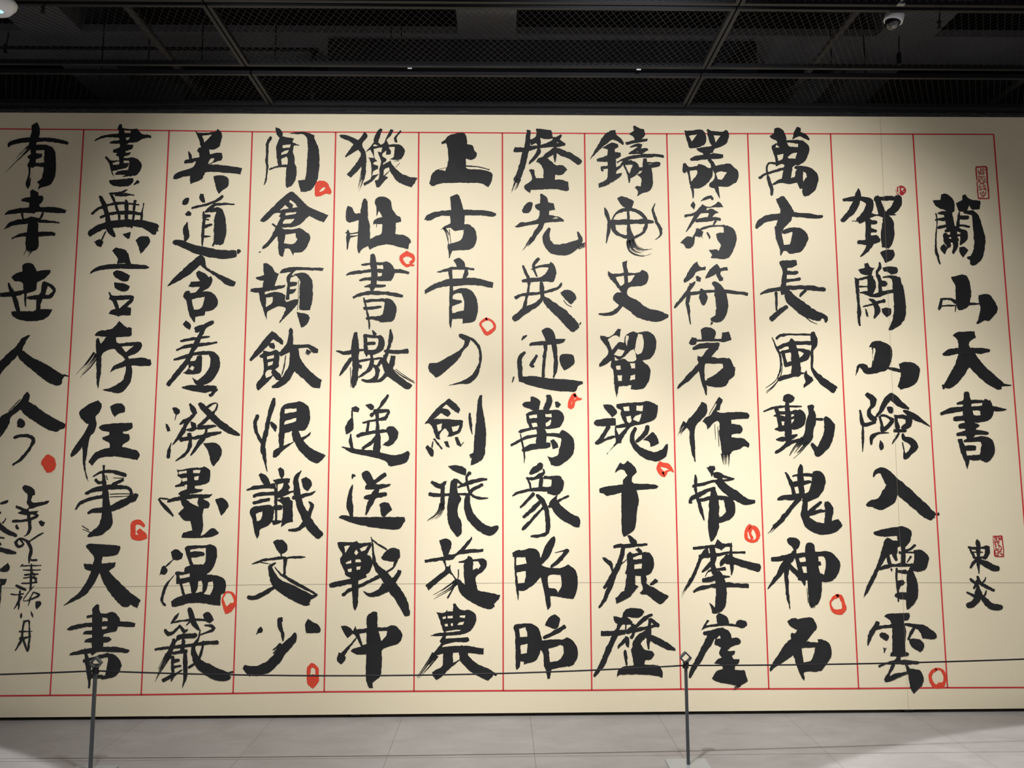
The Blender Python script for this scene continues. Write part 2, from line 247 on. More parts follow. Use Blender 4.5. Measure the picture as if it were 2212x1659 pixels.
# ---- brush writing, traced stroke by stroke: x y width triplets, P = outlined blob, H = gap left in that blob, D = dry stroke
DATA = r'''
T 1800 350
C 賀
120 455 35 230 440 55 350 440 60 430 480 90 425 560 100 380 640 105 310 700 85
300 318 15 300 380 75 280 470 90 230 570 80 170 640 70 105 700 50
222 712 8 245 700 8 275 712 12
525 420 60 545 500 70 590 625 90
500 440 50 640 435 55 765 432 60
768 420 80 765 500 105 720 565 100 655 605 70
600 615 40 745 628 16
400 640 70 520 638 20 600 640 60
412 680 60 420 800 75 420 930 80
440 710 60 515 725 36
450 815 60 515 825 32
420 910 80 530 895 40
298 955 40 400 962 70 545 930 60
440 970 95 400 1050 60 325 1130 10
620 650 60 655 720 130 650 850 160 645 930 150 630 995 120
P 560 1080 640 1045 720 1050 735 1110 700 1170 620 1205 590 1140
C 蘭
P 1190 460 1280 450 1290 385 1350 380 1420 430 1450 520 1445 590 1400 605 1340 580 1230 530
P 1465 490 1540 455 1540 400 1575 385 1630 440 1750 460 1760 500 1745 565 1660 570 1625 520 1585 590 1500 590 1480 540
1230 615 18 1240 720 14 1228 850 18 1225 1000 22 1240 1100 35 1277 1220 16
1250 612 16 1330 610 45 1400 620 50
1370 610 100 1390 700 95 1400 790 110
1220 690 20 1330 680 40
1250 785 28 1340 765 40
1505 600 20 1495 700 35 1490 800 40
1510 660 55 1610 665 42
1510 755 22 1625 770 32
1560 600 25 1680 620 60 1720 750 115 1745 900 135 1740 1060 135 1705 1150 130 1660 1215 60
1602 1140 20 1700 1165 100
1335 820 26 1460 800 60 1560 830 40
1335 860 50 1350 930 75 1390 1005 50
1430 800 90 1445 900 80 1465 1000 60 1430 1085 36
1560 830 80 1560 910 90 1520 985 25
1330 880 36 1520 875 30
1350 940 40 1490 935 40
P 1280 1020 1320 975 1370 1030 1335 1105 1290 1060
P 1505 1020 1560 1010 1615 1050 1550 1145 1510 1080
T 1812 560
C 蘭
P 230 125 310 100 305 50 345 40 380 95 430 100 400 150 390 210 350 190 280 180
485 40 25 490 100 45 460 150 35 455 210 30
P 520 100 600 85 690 95 705 130 690 170 630 185 580 150 540 150
P 185 215 240 235 250 500 270 640 255 700 265 790 245 800 225 740 215 500
240 242 25 330 220 30 400 220 45
360 205 50 385 260 85 390 330 95 375 400 70
240 325 22 340 325 18
250 400 18 340 395 35
320 405 45 380 430 40 460 430 50 540 400 50 640 380 45 690 370 60
465 195 45 490 260 38 495 400 45
P 480 250 560 260 580 300 560 325 500 320
525 215 12 600 205 22 680 230 70
685 240 100 705 330 130 720 460 140 730 600 150 715 700 150 650 795 80 595 838 16
360 475 16 420 510 55 450 560 60 465 620 70 425 705 22
290 565 18 400 535 28 545 495 45
P 310 590 335 600 355 690 330 680
P 510 590 560 575 625 590 625 650 575 695 530 650
C 山
P 1340 210 1400 200 1470 180 1530 200 1560 260 1580 370 1575 460 1550 560 1480 605 1430 610 1400 540 1395 400 1390 310 1360 260
1210 475 12 1270 472 26 1340 478 34 1400 520 40
1232 470 22 1215 540 40 1195 610 8
1210 500 14 1180 600 5
1225 557 18 1400 550 18
1550 535 28 1690 535 28
P 1670 430 1750 415 1810 430 1860 500 1895 570 1890 630 1840 690 1790 740 1740 730 1660 775 1640 765 1670 690 1690 590 1670 490
1395 560 18 1390 630 8
C 山
P 360 1050 395 990 480 975 560 1000 620 1040 640 1100 635 1180 600 1280 560 1330 480 1350 400 1370 330 1370 290 1345 270 1300 350 1300 390 1290 405 1200 412 1220 425 1150 440 1090 430 1060 412 1060 405 1190 395 1050
P 200 1395 220 1270 290 1245 340 1265 360 1310 300 1345 250 1290 230 1340
590 1300 28 740 1332 40
P 715 1250 800 1225 900 1240 960 1290 970 1340 940 1450 880 1510 740 1560 700 1520 715 1480 740 1400 735 1320
C 天
P 1360 910 1420 870 1620 860 1635 940 1560 990 1560 1060 1430 1060 1420 970
1245 1135 30 1320 1110 80 1500 1095 70 1700 1095 75 1795 1090 40
1500 1050 130 1510 1180 190 1430 1350 160 1330 1480 120 1275 1515 60
1560 1150 150 1640 1270 150 1790 1410 140 1925 1510 105
1940 1500 40 2060 1505 12
1245 1505 30 1250 1545 26
T 1812 820
C 險
P 310 180 340 150 410 185 455 240 430 320 390 350 385 400 430 440 460 470 440 515 370 480 335 420 340 360 370 320 365 240 330 210
255 365 22 265 450 40 300 535 50 440 510 22
285 530 30 285 700 28 285 860 10
620 175 50 570 250 80 500 370 50 445 450 26
620 190 80 720 285 85 835 345 26
770 370 20 880 430 80 985 490 45
985 490 36 1088 560 10
P 570 330 620 320 650 350 640 405 600 400
490 440 32 510 520 38 520 610 50
500 430 22 570 435 28 640 480 50
640 490 55 590 560 50 530 600 40
675 430 38 685 500 42 700 580 60
680 440 38 760 440 45 850 470 70
840 480 85 830 540 80 760 580 50
660 610 38 800 610 38
600 634 8 480 640 26 400 680 55 385 775 20
P 495 720 530 760 535 820 500 845 480 800
715 640 30 665 720 34 635 770 10
765 650 30 775 700 50 860 735 80 900 800 95 850 870 60 790 935 46
760 750 14 780 850 14 795 940 40
C 書
1525 162 60 1530 250 95 1545 400 110 1570 550 130 1570 650 120 1545 710 36
1415 290 28 1500 270 46 1570 265 40 1740 260 46
1770 262 90 1770 350 165 1755 430 150 1700 490 50
1570 345 50 1700 345 50
1600 468 85 1720 470 80
1220 410 36 1330 370 65 1480 350 60 1700 340 50 1900 352 60 2000 355 16
1380 470 48 1500 455 62
1440 555 46 1540 550 80 1640 550 60 1680 550 12
1415 655 38 1500 645 60 1650 630 60 1780 638 40
P 1420 710 1470 705 1510 800 1530 900 1560 960 1535 1075 1490 950 1450 840
1500 735 30 1600 720 46 1700 710 80
1705 705 60 1770 760 155 1775 860 170 1735 940 125
1500 820 60 1620 815 68
1540 930 48 1680 930 68
C 入
410 1165 8 450 1105 55 520 1095 90 620 1200 150 760 1330 160 900 1450 150 1020 1560 140 1110 1630 115
640 1290 150 590 1400 200 500 1480 150 400 1480 90 338 1500 40
1180 1600 34 1190 1615 34
T 1812 1090
C 層
420 340 26 500 340 80 640 325 100 740 320 110
P 710 270 750 255 820 280 870 330 850 440 800 500 720 500 700 430 700 370
P 550 420 600 400 640 425 720 430 720 500 705 510 700 590 600 600 560 640 480 780 430 890 370 1010 295 1115 330 980 420 800 480 650
580 610 50 612 720 40
660 600 60 690 665 28
770 500 55 770 725 52
910 482 26 860 530 28 800 552 28
720 570 28 900 572 22
860 620 30 815 690 12
P 890 545 980 540 1050 590 1080 640 1060 720 1030 780 960 800 880 790 830 810 840 760 890 700 900 620
480 775 16 560 745 48 700 725 42 880 720 40
628 770 34 630 802 6
690 760 22 690 900 24 700 1000 32 710 1155 20
700 800 20 800 800 46
850 800 70 870 900 125 880 1000 145 875 1100 135 845 1180 90 812 1250 10
P 680 910 770 900 790 930 770 960 740 970 720 1020 690 1000
685 1080 50 740 1090 86 820 1090 90
C 東
1650 420 20 1660 470 65 1665 530 50 1660 640 46
1545 510 25 1600 522 28 1700 518 22 1770 510 40
1570 530 28 1600 590 38 1615 640 28
1770 510 55 1775 570 60 1740 640 50
1600 568 16 1720 568 16
1610 635 24 1740 632 24
1640 665 36 1600 705 34 1572 755 22
1665 650 42 1668 740 40 1672 822 16
1680 672 50 1760 710 75 1840 755 68 1905 765 56
C 炎
1570 890 34 1620 930 35 1650 960 28
1655 860 32 1680 930 42 1760 980 45 1855 1025 34
1755 865 12 1740 910 24 1700 940 14
1650 900 26 1640 960 34 1610 1000 22
1530 1045 22 1590 1080 34 1640 1100 48
1660 950 12 1665 1050 85 1650 1130 78 1590 1190 68 1538 1205 56
1690 1080 40 1760 1160 70 1830 1220 88 1945 1230 48
1765 1025 15 1740 1088 24
T 1812 1220
C 雲
P 545 620 590 585 840 575 850 610 830 660 780 670 770 700 620 690 610 660
690 650 140 715 760 165 720 900 165 715 1050 150
465 690 50 440 750 58 390 810 65 360 900 48 345 960 22
440 757 46 530 742 42 640 730 46
770 710 26 900 730 46 1000 760 80
P 880 710 1020 720 1110 780 1160 820 1170 870 1140 890 1000 880 980 820 930 765 880 760
900 760 36 860 810 42 825 895 16
P 485 830 520 805 590 835 595 880 570 910 500 870
P 840 890 900 880 980 900 1020 960 1010 1000 975 1045 880 990 845 940
530 990 6 545 1010 22 540 1052 8
570 993 5 545 1020 14
P 610 1090 640 1040 770 1030 840 1060 830 1085 720 1100
710 1090 40 710 1130 60 650 1170 38
480 1215 22 560 1178 28 650 1165 46 850 1165 52 955 1168 26
650 1190 46 600 1290 28 560 1370 46
560 1375 55 650 1345 66 750 1310 40 830 1290 28
810 1200 32 830 1270 44
P 830 1240 900 1245 970 1260 1000 1310 1015 1370 990 1450 960 1470 895 1540 860 1480 840 1400 830 1310
R
1160 1250 36 1100 1300 44 1100 1380 44 1150 1450 46 1230 1445 56 1270 1370 40 1255 1290 34 1200 1248 32 1160 1250 28
1085 1400 6 1120 1455 6 1170 1482 6
1200 1440 70 1235 1430 60
T 1440 260
C 器
P 210 120 250 125 360 110 430 115 460 150 475 200 470 260 440 300 350 330 280 335 262 315 235 220
H 265 185 365 165 300 255
P 480 105 500 105 530 125 670 135 705 112 740 145 745 190 720 270 660 310 570 345 555 385 520 395 515 415 440 415 435 395 390 375 355 335 440 320 525 308 540 300 515 265 500 220 488 180
H 560 180 645 180 585 265
288 472 26 340 455 55 460 435 62 560 425 62 668 425 36
500 460 30 545 510 50 560 560 60
P 195 515 225 508 265 555 365 545 380 520 440 535 510 570 545 560 550 650 500 740 420 800 330 815 290 790 270 740 260 660 240 610 215 635 190 615
H 275 605 360 595 365 640 295 730
300 790 38 312 850 28 316 930 10
P 530 560 600 540 740 515 790 545 850 600 860 660 840 730 780 770 720 795 620 790 555 810 510 790 515 750 560 710 575 640 
H 590 630 640 610 720 620 660 710 610 700
590 780 50 610 850 40 635 925 10
C 為
410 963 10 470 930 34 530 915 36 545 945 30
P 285 1010 318 965 345 1010 325 1068
P 430 1000 480 1030 540 1025 620 970 650 990 678 1035 560 1040 480 1050 475 1075 540 1055 615 1095 620 1105 575 1120 540 1160 490 1155 505 1105 420 1110 360 1130 210 1160 215 1125 330 1100
395 1080 50 330 1180 40 280 1260 30 232 1335 8
355 1200 40 430 1190 55 560 1178 44 640 1180 32
585 1200 28 555 1250 14
400 1305 26 480 1275 26 580 1260 22 690 1262 26
P 680 1262 730 1255 800 1295 835 1370 835 1440 800 1540 760 1620 700 1655 620 1652 525 1640 545 1605 505 1550 600 1540 620 1560 650 1490 610 1430 590 1360 640 1340 685 1340
P 345 1330 350 1290 380 1290 440 1330 420 1390 340 1385 325 1480 280 1530 230 1525 205 1480 160 1462 225 1400 265 1385 310 1400
D 375 1350 50 440 1430 30
485 1340 22 515 1395 28 510 1420 10
C 萬
P 1230 185 1280 155 1285 100 1330 85 1390 115 1425 190 1430 240 1390 320 1340 300 1310 240 1260 220
P 1525 130 1560 75 1600 90 1600 140 1660 160 1710 220 1700 240 1640 215 1590 190 1500 230
P 1255 310 1300 275 1360 275 1430 240 1580 235 1640 250 1700 310 1700 380 1660 480 1590 530 1520 545 1460 600 1400 570 1415 540 1380 520 1310 550 1300 510 1290 430 1260 350
H 1300 325 1310 290 1350 325
H 1435 262 1570 280 1570 318 1470 312
H 1322 412 1395 400 1385 460 1335 485
H 1445 440 1490 400 1558 385 1540 455 1460 455
1300 515 30 1220 515 26 1195 580 26 1210 680 34 1250 800 46 1255 895 22
1112 690 40 1180 640 28 1300 605 32 1430 570 36
1450 560 100 1430 700 100 
1270 765 20 1360 725 50 1480 725 60 1560 690 80 1590 620 90
1540 560 40 1680 590 80 1740 680 150 1700 800 170 1650 890 50
1580 620 80 1590 720 80 1620 800 70
C 古
P 1305 940 1380 905 1415 920 1470 1000 1520 1085 1500 1150 1490 1200 1400 1290 1390 1330 1310 1330 1310 1240 1340 1160 1360 1080 1330 1000
1075 1285 40 1110 1230 75 1180 1180 80 1330 1150 75 1500 1125 55 1700 1140 60 1860 1150 30
1330 1280 80 1345 1400 80 1375 1520 60 1365 1615 8
1390 1335 40 1500 1310 50 1600 1330 80
P 1500 1285 1595 1285 1660 1330 1695 1400 1680 1450 1640 1530 1580 1580 1460 1590 1440 1565 1360 1560 1360 1490 1475 1480 1500 1370
T 1440 540
C 長
P 1345 145 1380 125 1550 120 1560 175 1500 210 1445 215 1430 430 1440 520 1370 540 1360 480 1370 380 1385 250 1360 190
1430 275 55 1500 272 48 1562 270 42
1430 365 44 1500 358 38 1598 345 30
1120 530 16 1200 490 45 1330 465 44 1480 450 46 1700 450 52 1890 470 46
1305 500 34 1310 600 28 1316 720 20
1660 480 34 1590 550 26
1440 500 70 1480 580 130 1600 680 150 1720 760 140 1830 810 90
1830 770 60 1900 810 50 1900 860 30
1440 680 40 1350 740 60 1250 830 60
1650 790 10 1720 850 8 1800 885 5
C 風
1310 1060 26 1360 1025 28 1500 1008 24 1720 1010 26
1745 990 50 1760 1060 80 1765 1140 70 1740 1200 36 1740 1320 30 1735 1400 24 1770 1470 50 1880 1580 90 2000 1660 100 
1258 1040 6 1310 1160 24 1350 1250 26 1365 1350 20 1350 1450 24 1300 1560 12 1180 1650 6
1380 1350 8 1370 1480 10 1300 1600 14 1190 1690 5
1345 1530 12 1280 1630 12 1190 1710 5
1335 1175 46 1430 1130 50 1600 1110 40 1740 1110 50
1490 1070 40 1500 1130 100 1530 1220 90 1545 1350 105 1545 1480 110
1370 1225 40 1470 1205 36 1600 1195 40 1690 1230 80
1680 1230 80 1660 1280 80 1600 1320 50
1390 1220 46 1410 1300 46 1430 1380 50
1440 1370 50 1500 1350 50
1340 1545 46 1430 1515 56 1550 1480 46 1650 1470 10
P 1670 1430 1680 1480 1740 1520 1755 1560 1690 1610 1640 1650 1635 1610 1660 1580 1640 1500
C 符
P 365 135 400 200 470 200 465 240 360 260 310 330 215 395 200 370 260 260 310 180
P 345 320 370 305 415 335 405 380 355 370
P 460 340 490 270 545 205 605 165 635 215 720 200 735 240 650 255 640 285 675 330 675 365 635 375 600 320 590 285 520 325
340 385 30 280 450 46 200 560 50 95 690 22
280 520 40 340 515 44 420 500 36 570 490 34 720 490 40 965 525 36
285 400 20 270 500 30 260 570 50 250 640 40 265 760 28 287 890 8
410 470 30 430 510 80 440 570 110 440 650 40
555 395 50 610 440 85 640 520 140 660 620 140 660 720 145 620 810 110 540 830 50
545 870 34 527 900 6
C 岩
P 410 950 450 925 510 925 570 950 590 995 570 1060 655 1062 665 985 745 975 775 1060 770 1075 690 1100 590 1090 360 1095 345 1130 290 1135 265 1115 300 1040 355 1050 365 1070 420 1070
320 1180 40 400 1150 70 530 1140 60 600 1150 90
560 1180 90 490 1250 90 440 1320 80 380 1400 70 250 1530 60 130 1650 18
P 365 1310 370 1260 410 1275 470 1285 480 1330 400 1380
420 1370 70 420 1480 60 450 1600 55 475 1735 6
460 1320 70 600 1320 70 720 1330 80
720 1330 110 740 1420 140 690 1510 120 600 1570 110 480 1580 60
P 560 1500 700 1400 820 1400 810 1500 740 1560 710 1620 600 1640 490 1620 480 1540
T 1450 820
C 動
P 1330 250 1345 190 1410 170 1475 210 1465 250 1405 280 1370 275
1105 383 20 1180 350 26 1280 325 28 1380 318 24 1555 320 18
1380 275 30 1385 320 60 1395 450 80 1395 600 90 1400 680 80 1390 750 50
1250 340 46 1270 400 50 1290 500 50 1310 600 50
1270 400 40 1400 395 36 1470 390 40
1225 435 10 1270 430 30 1400 460 30 1470 445 30
1300 480 40 1470 460 20
1300 585 80 1400 570 70 1470 560 60
P 1455 365 1550 360 1600 410 1610 470 1590 540 1510 590 1460 600 1430 550 1470 470
1240 590 24 1330 590 50 1430 570 40
1255 715 16 1330 710 60 1430 690 50 1505 660 20
1245 870 30 1320 830 50 1400 760 60 1540 720 40
P 1625 315 1680 295 1710 320 1700 360 1720 390 1730 500 1700 600 1690 700 1640 770 1570 780 1520 740 1590 640 1610 500 1640 400
D 1600 720 120 1500 840 110 1390 970 40
1720 470 30 1810 470 30
1840 460 50 1890 550 130 1880 660 130 1830 780 130 1740 890 80
1680 770 40 1740 850 80
C 鬼
P 1540 1005 1570 1030 1575 1090 1560 1150 1510 1150 1510 1080
1450 1155 16 1500 1140 30 1590 1135 36 1700 1145 40
1365 1110 22 1410 1190 50 1450 1290 50 1465 1370 46
1540 1130 75 1545 1250 70 1560 1380 60
1440 1250 60 1560 1240 70 1670 1220 26
P 1690 1100 1760 1090 1820 1130 1845 1210 1830 1290 1770 1390 1680 1440 1620 1460 1560 1450 1580 1370 1640 1340 1670 1250
1270 1430 24 1340 1410 60 1450 1405 70 1600 1380 60
1530 1420 60 1440 1520 55 1350 1640 60 1280 1720 60 1230 1760 50
D 1245 1745 46 1180 1820 36 1110 1870 16
1600 1450 60 1590 1550 70 1600 1640 90 1660 1730 130 1780 1780 140 1900 1770 140 2000 1720 110
1640 1590 50 1760 1490 40 1790 1460 30
1640 1610 50 1760 1575 46 1830 1570 40
1860 1470 60 1890 1540 110 1880 1640 90 1870 1740 90
C 作
P 360 265 410 285 430 320 425 400 360 480 295 550 280 640 285 800 290 1000 245 880 220 740 215 610 170 560 200 480 240 440 300 370
D 180 520 90 130 590 60 80 690 50
300 380 10 200 500 10 100 640 8
540 260 8 490 350 8 450 420 6
P 570 205 615 240 610 270 590 300 580 365 540 370 580 395 700 390 830 385 915 400 935 440 920 465 820 470 715 480 720 530 820 540 855 590 830 640 740 650 720 660 720 690 850 700 910 740 935 780 920 815 870 795 820 830 740 850 700 890 640 900 605 880 590 760 570 640 580 530 550 490 500 520 430 600 420 540 370 500 400 460 470 420 500 370 540 300 530 270
D 650 880 110 655 960 90 660 1060 50
520 530 6 530 720 6
555 560 8 570 800 8
C 帝
P 420 1050 460 1030 515 1030 530 1070 500 1110 570 1105 660 1150 760 1180 740 1200 650 1215 590 1210 550 1180 510 1170 500 1130 485 1165 460 1110
H 610 1170 680 1185 615 1190
260 1275 36 320 1260 34 440 1230 34 560 1205 36
290 1140 20 290 1190 45 290 1270 40 300 1360 34 330 1460 44 360 1560 44 395 1680 10
560 1210 80 660 1310 110 780 1390 110 880 1450 90 995 1460 40
230 1470 40 240 1420 50 320 1380 60 420 1330 40 520 1300 30
330 1440 40 440 1420 50 600 1410 50 760 1420 40
500 1300 40 510 1380 90 510 1500 130 510 1650 130 505 1750 130 490 1870 80 475 1930 16
650 1420 60 700 1500 130 700 1600 110 620 1660 70 550 1680 50
T 1460 1100
C 神
P 1325 360 1360 335 1440 345 1480 380 1475 440 1440 480 1440 520 1380 560 1360 530 1405 490 1380 440 1340 410
1150 600 50 1250 585 75 1400 560 60 1560 545 50 1760 530 60
1370 570 100 1280 700 80 1180 850 50 1095 955 8
1330 680 80 1320 800 46 1330 980 36 1350 1110 34 1362 1195 8
1360 670 50 1440 760 70 1520 850 50 1535 910 10
1440 560 50 1480 700 50 1510 820 60
1460 660 55 1720 650 50
1480 800 90 1740 810 90
P 1545 450 1575 400 1620 400 1655 430 1670 520 1700 560 1705 700 1740 800 1745 940 1730 1060 1700 1130 1660 1150 1620 1180 1590 1120 1575 900 1560 700 1545 560
D 1630 1120 70 1635 1205 50
P 1690 520 1800 500 1890 540 1960 630 1960 700 1920 800 1850 860 1740 870 1720 810 1770 780 1790 620 1760 560
1565 940 8 1580 1120 8
R
1930 1030 46 1860 1080 26 1850 1150 24 1900 1220 46 1970 1230 60 2010 1190 60 2000 1110 50 1960 1040 46 1925 1030 40
C 石
P 1330 1340 1380 1305 1440 1300 1450 1315 1600 1290 1650 1320 1680 1380 1680 1430 1620 1500 1555 1580 1500 1600 1380 1580 1370 1510 1385 1475 1420 1485 1450 1440 1370 1400
P 1360 1560 1560 1580 1700 1590 1690 1550 1750 1555 1820 1590 1855 1660 1860 1740 1830 1810 1770 1890 1740 1930 1660 1942 1560 1940 1530 1950 1540 2050 1500 2010 1450 1890 1400 1745 1280 1830 1180 1890 1130 1940 1120 1900 1200 1770
H 1500 1660 1665 1650 1620 1800 1525 1830
C 摩
P 495 355 530 385 580 410 650 415 665 390 670 450 590 450 545 495 510 470 450 460 
210 465 32 320 455 34 480 435 34 660 425 34
P 385 460 340 480 280 570 240 680 160 850 100 980 200 860 280 680 320 590 400 570
D 190 830 50 110 970 36 45 1085 8
280 560 30 380 555 40 500 545 40 600 525 30 720 515 24 825 515 24
430 460 60 450 560 76 440 660 60 470 760 70
430 640 50 370 700 40 315 748 22
350 810 6 380 750 14 440 720 30 590 710 40
660 440 26 655 540 40 665 640 50 668 700 36 662 785 12
620 560 60 560 630 60 535 670 36
620 600 110 700 620 80 830 660 85 990 700 80
325 850 44 420 835 60 520 810 70 650 805 6
215 985 36 290 940 54 400 920 48 600 905 54 860 915 46
500 760 80 530 880 130 545 1000 135 530 1140 130 490 1200 80 435 1230 16
400 1120 8 440 1170 40 450 1210 30
R
890 190 40 840 260 34 845 350 40 900 380 30 960 370 34 985 310 46 950 230 46 900 220 40 885 290 30 910 350 36
C 崖
P 480 1280 515 1238 580 1265 620 1300 635 1365 715 1375 730 1335 780 1320 840 1340 850 1390 800 1420 700 1400 580 1390 490 1400 400 1405 300 1445 330 1390 375 1320 400 1330 360 1385 500 1365
340 1480 50 420 1470 60 560 1455 90
430 1500 110 370 1620 90 300 1750 80 220 1880 60 165 2010 24
250 1800 16 170 1940 14
P 480 1500 560 1420 625 1445 660 1500 665 1540 740 1535 775 1570 760 1610 670 1640 610 1690 710 1695 700 1730 670 1750 690 1790 760 1790 750 1840 710 1870 705 1920 820 1925 840 1990 860 2050 770 2105 640 2090 490 2060 430 2020 490 1930 560 1910 550 1860 455 1840 490 1800 550 1770 515 1720 540 1650 460 1610 470 1555
H 475 1550 525 1505 535 1545
D 760 2090 60 670 2165 20
T 1080 260
C 歷
340 125 46 335 260 75 300 400 75 260 560 75 200 720 75
D 215 690 80 175 800 70 135 885 40
P 160 360 180 318 280 325 340 300 440 300 590 270 780 275 775 300 690 320 600 320 460 335 350 365 265 380 165 380
P 365 230 430 190 430 100 470 100 610 115 635 215 570 225 480 210 490 260 480 340 490 380 430 460 345 528 350 490 400 430 440 360 445 290 430 270 370 300
735 175 16 700 210 44 600 270 40 490 310 24
640 215 36 700 240 40 770 290 40
660 240 34 660 400 36 657 500 14
650 360 70 560 420 60 520 460 60
660 350 60 740 390 80 840 430 80 950 500 76
P 430 500 460 450 520 440 580 460 660 530 750 535 805 590 740 650 660 650 655 705 740 710 815 735 825 830 800 845 640 820 520 825 370 830 355 870 290 810 300 770 360 730 385 700 370 640 345 595 370 580 410 590 430 690 520 690 520 590 470 510
C 先
P 480 880 500 875 560 920 580 980 640 990 660 1070 590 1080 585 1125 700 1150 765 1190 760 1210 620 1215 480 1235 300 1260 220 1280 175 1270 255 1215 300 1220 430 1190 465 1150 475 1080 420 1040 418 1010 480 990
H 620 1175 670 1155 700 1170
P 262 1080 300 1010 350 975 390 985 385 1030 345 1105 275 1105
520 1200 60 450 1320 66 370 1440 50
D 390 1410 60 320 1500 36 258 1570 12
595 1290 30 560 1370 75 560 1450 90 640 1530 120 760 1550 140 880 1500 120 960 1430 60 925 1330 10
D 960 1480 120 990 1550 60
C 鑄
P 1075 470 1130 360 1190 260 1250 170 1330 120 1380 115 1390 170 1440 210 1480 270 1475 295 1350 230 1270 285 1180 360
P 1220 330 1330 265 1410 285 1415 320 1370 345 1375 380 1440 385 1445 430 1385 460 1390 640 1460 625 1450 660 1370 720 1270 780 1180 805 1175 755 1280 690 1285 495 1160 495 1155 460 1280 420 1290 350
1225 600 36 1215 565 36 1290 555 36
1380 590 40 1440 545 26 1480 500 30 1570 490 36
P 1590 70 1610 60 1680 100 1720 105 1735 175 1690 225 1765 215 1760 250 1620 270 1510 295 1495 265 1610 235 1600 205 1540 165 1600 120
1555 320 16 1620 300 36 1680 300 40 1640 340 50 1560 385 20
1660 360 40 1760 345 30
1760 345 28 1690 385 34 1540 395 18
1620 350 36 1600 400 24 
1400 500 26 1480 465 40 1650 430 44 1850 420 40 1950 430 40
1480 530 22 1510 600 32 1540 680 34 1545 745 14
1470 520 30 1600 510 46 1630 550 60
1620 530 70 1610 600 90 1550 670 50
P 1710 455 1750 450 1760 500 1900 495 1920 510 1910 545 1810 570 1825 680 1825 770 1790 840 1700 870 1635 905 1650 850 1610 800 1640 780 1680 790 1690 700 1635 650 1690 620 1700 560
H 1760 520 1870 510 1780 525
1640 590 50 1700 575 40
C 電
P 1400 930 1460 905 1560 940 1600 965 1575 1050 1500 1050 1440 1000
1340 1190 14 1380 1120 26 1450 1080 34 1550 1065 34 1640 1085 44 1710 1140 46 1745 1200 40 1745 1270 36 1700 1350 36 1600 1400 40
1250 1042 14 1280 1130 50 1305 1210 44 1300 1300 44 1270 1470 10
1315 1215 46 1450 1215 60 1600 1212 60 1740 1208 60 1830 1215 30
1525 1050 26 1530 1200 34 1540 1330 50
1355 1240 60 1360 1310 60 1430 1370 40 1510 1395 40
1545 1320 50 1560 1420 90 1560 1500 90 
D 1555 1430 90 1590 1530 130 1700 1580 110 1840 1550 60
1855 990 8 1825 1070 28 1860 1190 34 1920 1300 40 1920 1370 24 1855 1425 8
T 1080 540
C 民
462 100 40 410 160 30 405 230 28 445 320 12
370 235 8 450 200 26 560 190 40 620 190 70
P 585 180 605 140 640 165 670 240 665 320 640 380 600 385 540 375 270 390 255 360 340 335 480 325 550 270 580 220
275 190 26 310 270 28 345 350 34 335 480 30 310 600 34 285 710 46
490 380 30 500 450 50 510 580 50
190 570 50 250 535 34 400 520 36 540 500 34 680 460 34 725 420 26 735 395 18
495 590 40 420 660 60 280 740 80 170 820 70
510 560 40 600 650 100 720 750 130 850 880 140 890 930 120
P 720 510 770 475 850 485 900 530 910 590 850 650 790 600
760 600 8 800 650 8 860 680 6
950 890 14 968 865 10
C 迹
P 495 965 545 930 590 930 640 975 665 1060 785 1065 750 1110 640 1130 600 1130 350 1145 370 1105 550 1085
545 1110 50 530 1300 40 515 1520 30
640 1110 60 660 1250 56 665 1400 56 640 1525 20
P 710 1300 740 1245 850 1245 885 1280 890 1350 840 1400 770 1440 735 1390
440 1260 34 400 1320 40 375 1375 50 405 1395 26
260 1075 14 285 1040 30 320 1025 20
295 1220 30 240 1290 50 235 1400 55 245 1520 50
165 1515 16 145 1580 14
P 225 1570 220 1520 300 1510 400 1505 600 1535 800 1545 990 1570 990 1600 940 1620 900 1690 820 1690 660 1680 450 1640 
C 史
P 1460 150 1520 125 1515 190 1535 270 1650 270 1700 235 1760 270 1775 330 1750 400 1690 430 1560 440 1520 490 1530 545 1640 600 1760 690 1900 725 2015 775 2010 805 1900 855 1820 855 1650 810 1550 730 1460 670 1400 640 1350 590 1360 540 1400 505 1470 515 1430 480 1380 410 1300 320 1292 250 1350 285 1480 270 1470 210
H 1380 325 1480 305 1485 400 1440 430
H 1525 310 1612 300 1570 370 1530 390
1450 660 46 1380 730 50 1290 765 40 1180 765 16
C 留
P 1200 1020 1240 1025 1300 1040 1370 990 1410 940 1445 945 1430 1045 1370 1020 1290 1065 1340 1195 1420 1100 1480 1110 1490 1040 1510 1010 1590 970 1640 990 1760 970 1840 1020 1870 1100 1850 1220 1790 1300 1700 1320 1790 1410 1790 1530 1740 1630 1700 1660 1620 1670 1560 1660 1570 1615 1420 1630 1415 1660 1395 1765 1370 1650 1355 1450 1325 1400 1330 1320 1240 1380 1185 1395 1185 1360 1290 1240 1280 1170 1205 1070
H 1505 1020 1540 1025 1515 1150 1500 1100
H 1650 1000 1700 1010 1720 1120 1690 1230 1640 1250 1610 1190
H 1360 1250 1410 1180 1490 1200 1470 1240 1440 1270 1390 1260
H 1440 1305 1500 1265 1560 1200 1600 1182 1630 1290 1600 1330 1540 1335 1490 1300
H 1368 1275 1415 1308 1455 1302 1400 1320 1375 1320
H 1390 1380 1440 1378 1445 1425 1395 1430
H 1555 1350 1610 1350 1615 1415 1570 1415
H 1405 1495 1460 1495 1455 1565 1410 1565
H 1560 1500 1615 1485 1610 1550 1550 1555
T 1080 820
C 萬
P 265 300 290 270 365 260 365 205 390 200 440 220 485 265 470 320 465 360 400 370 350 345 290 330
580 190 50 590 250 70 550 350 80
P 655 265 690 260 730 295 700 335 665 330
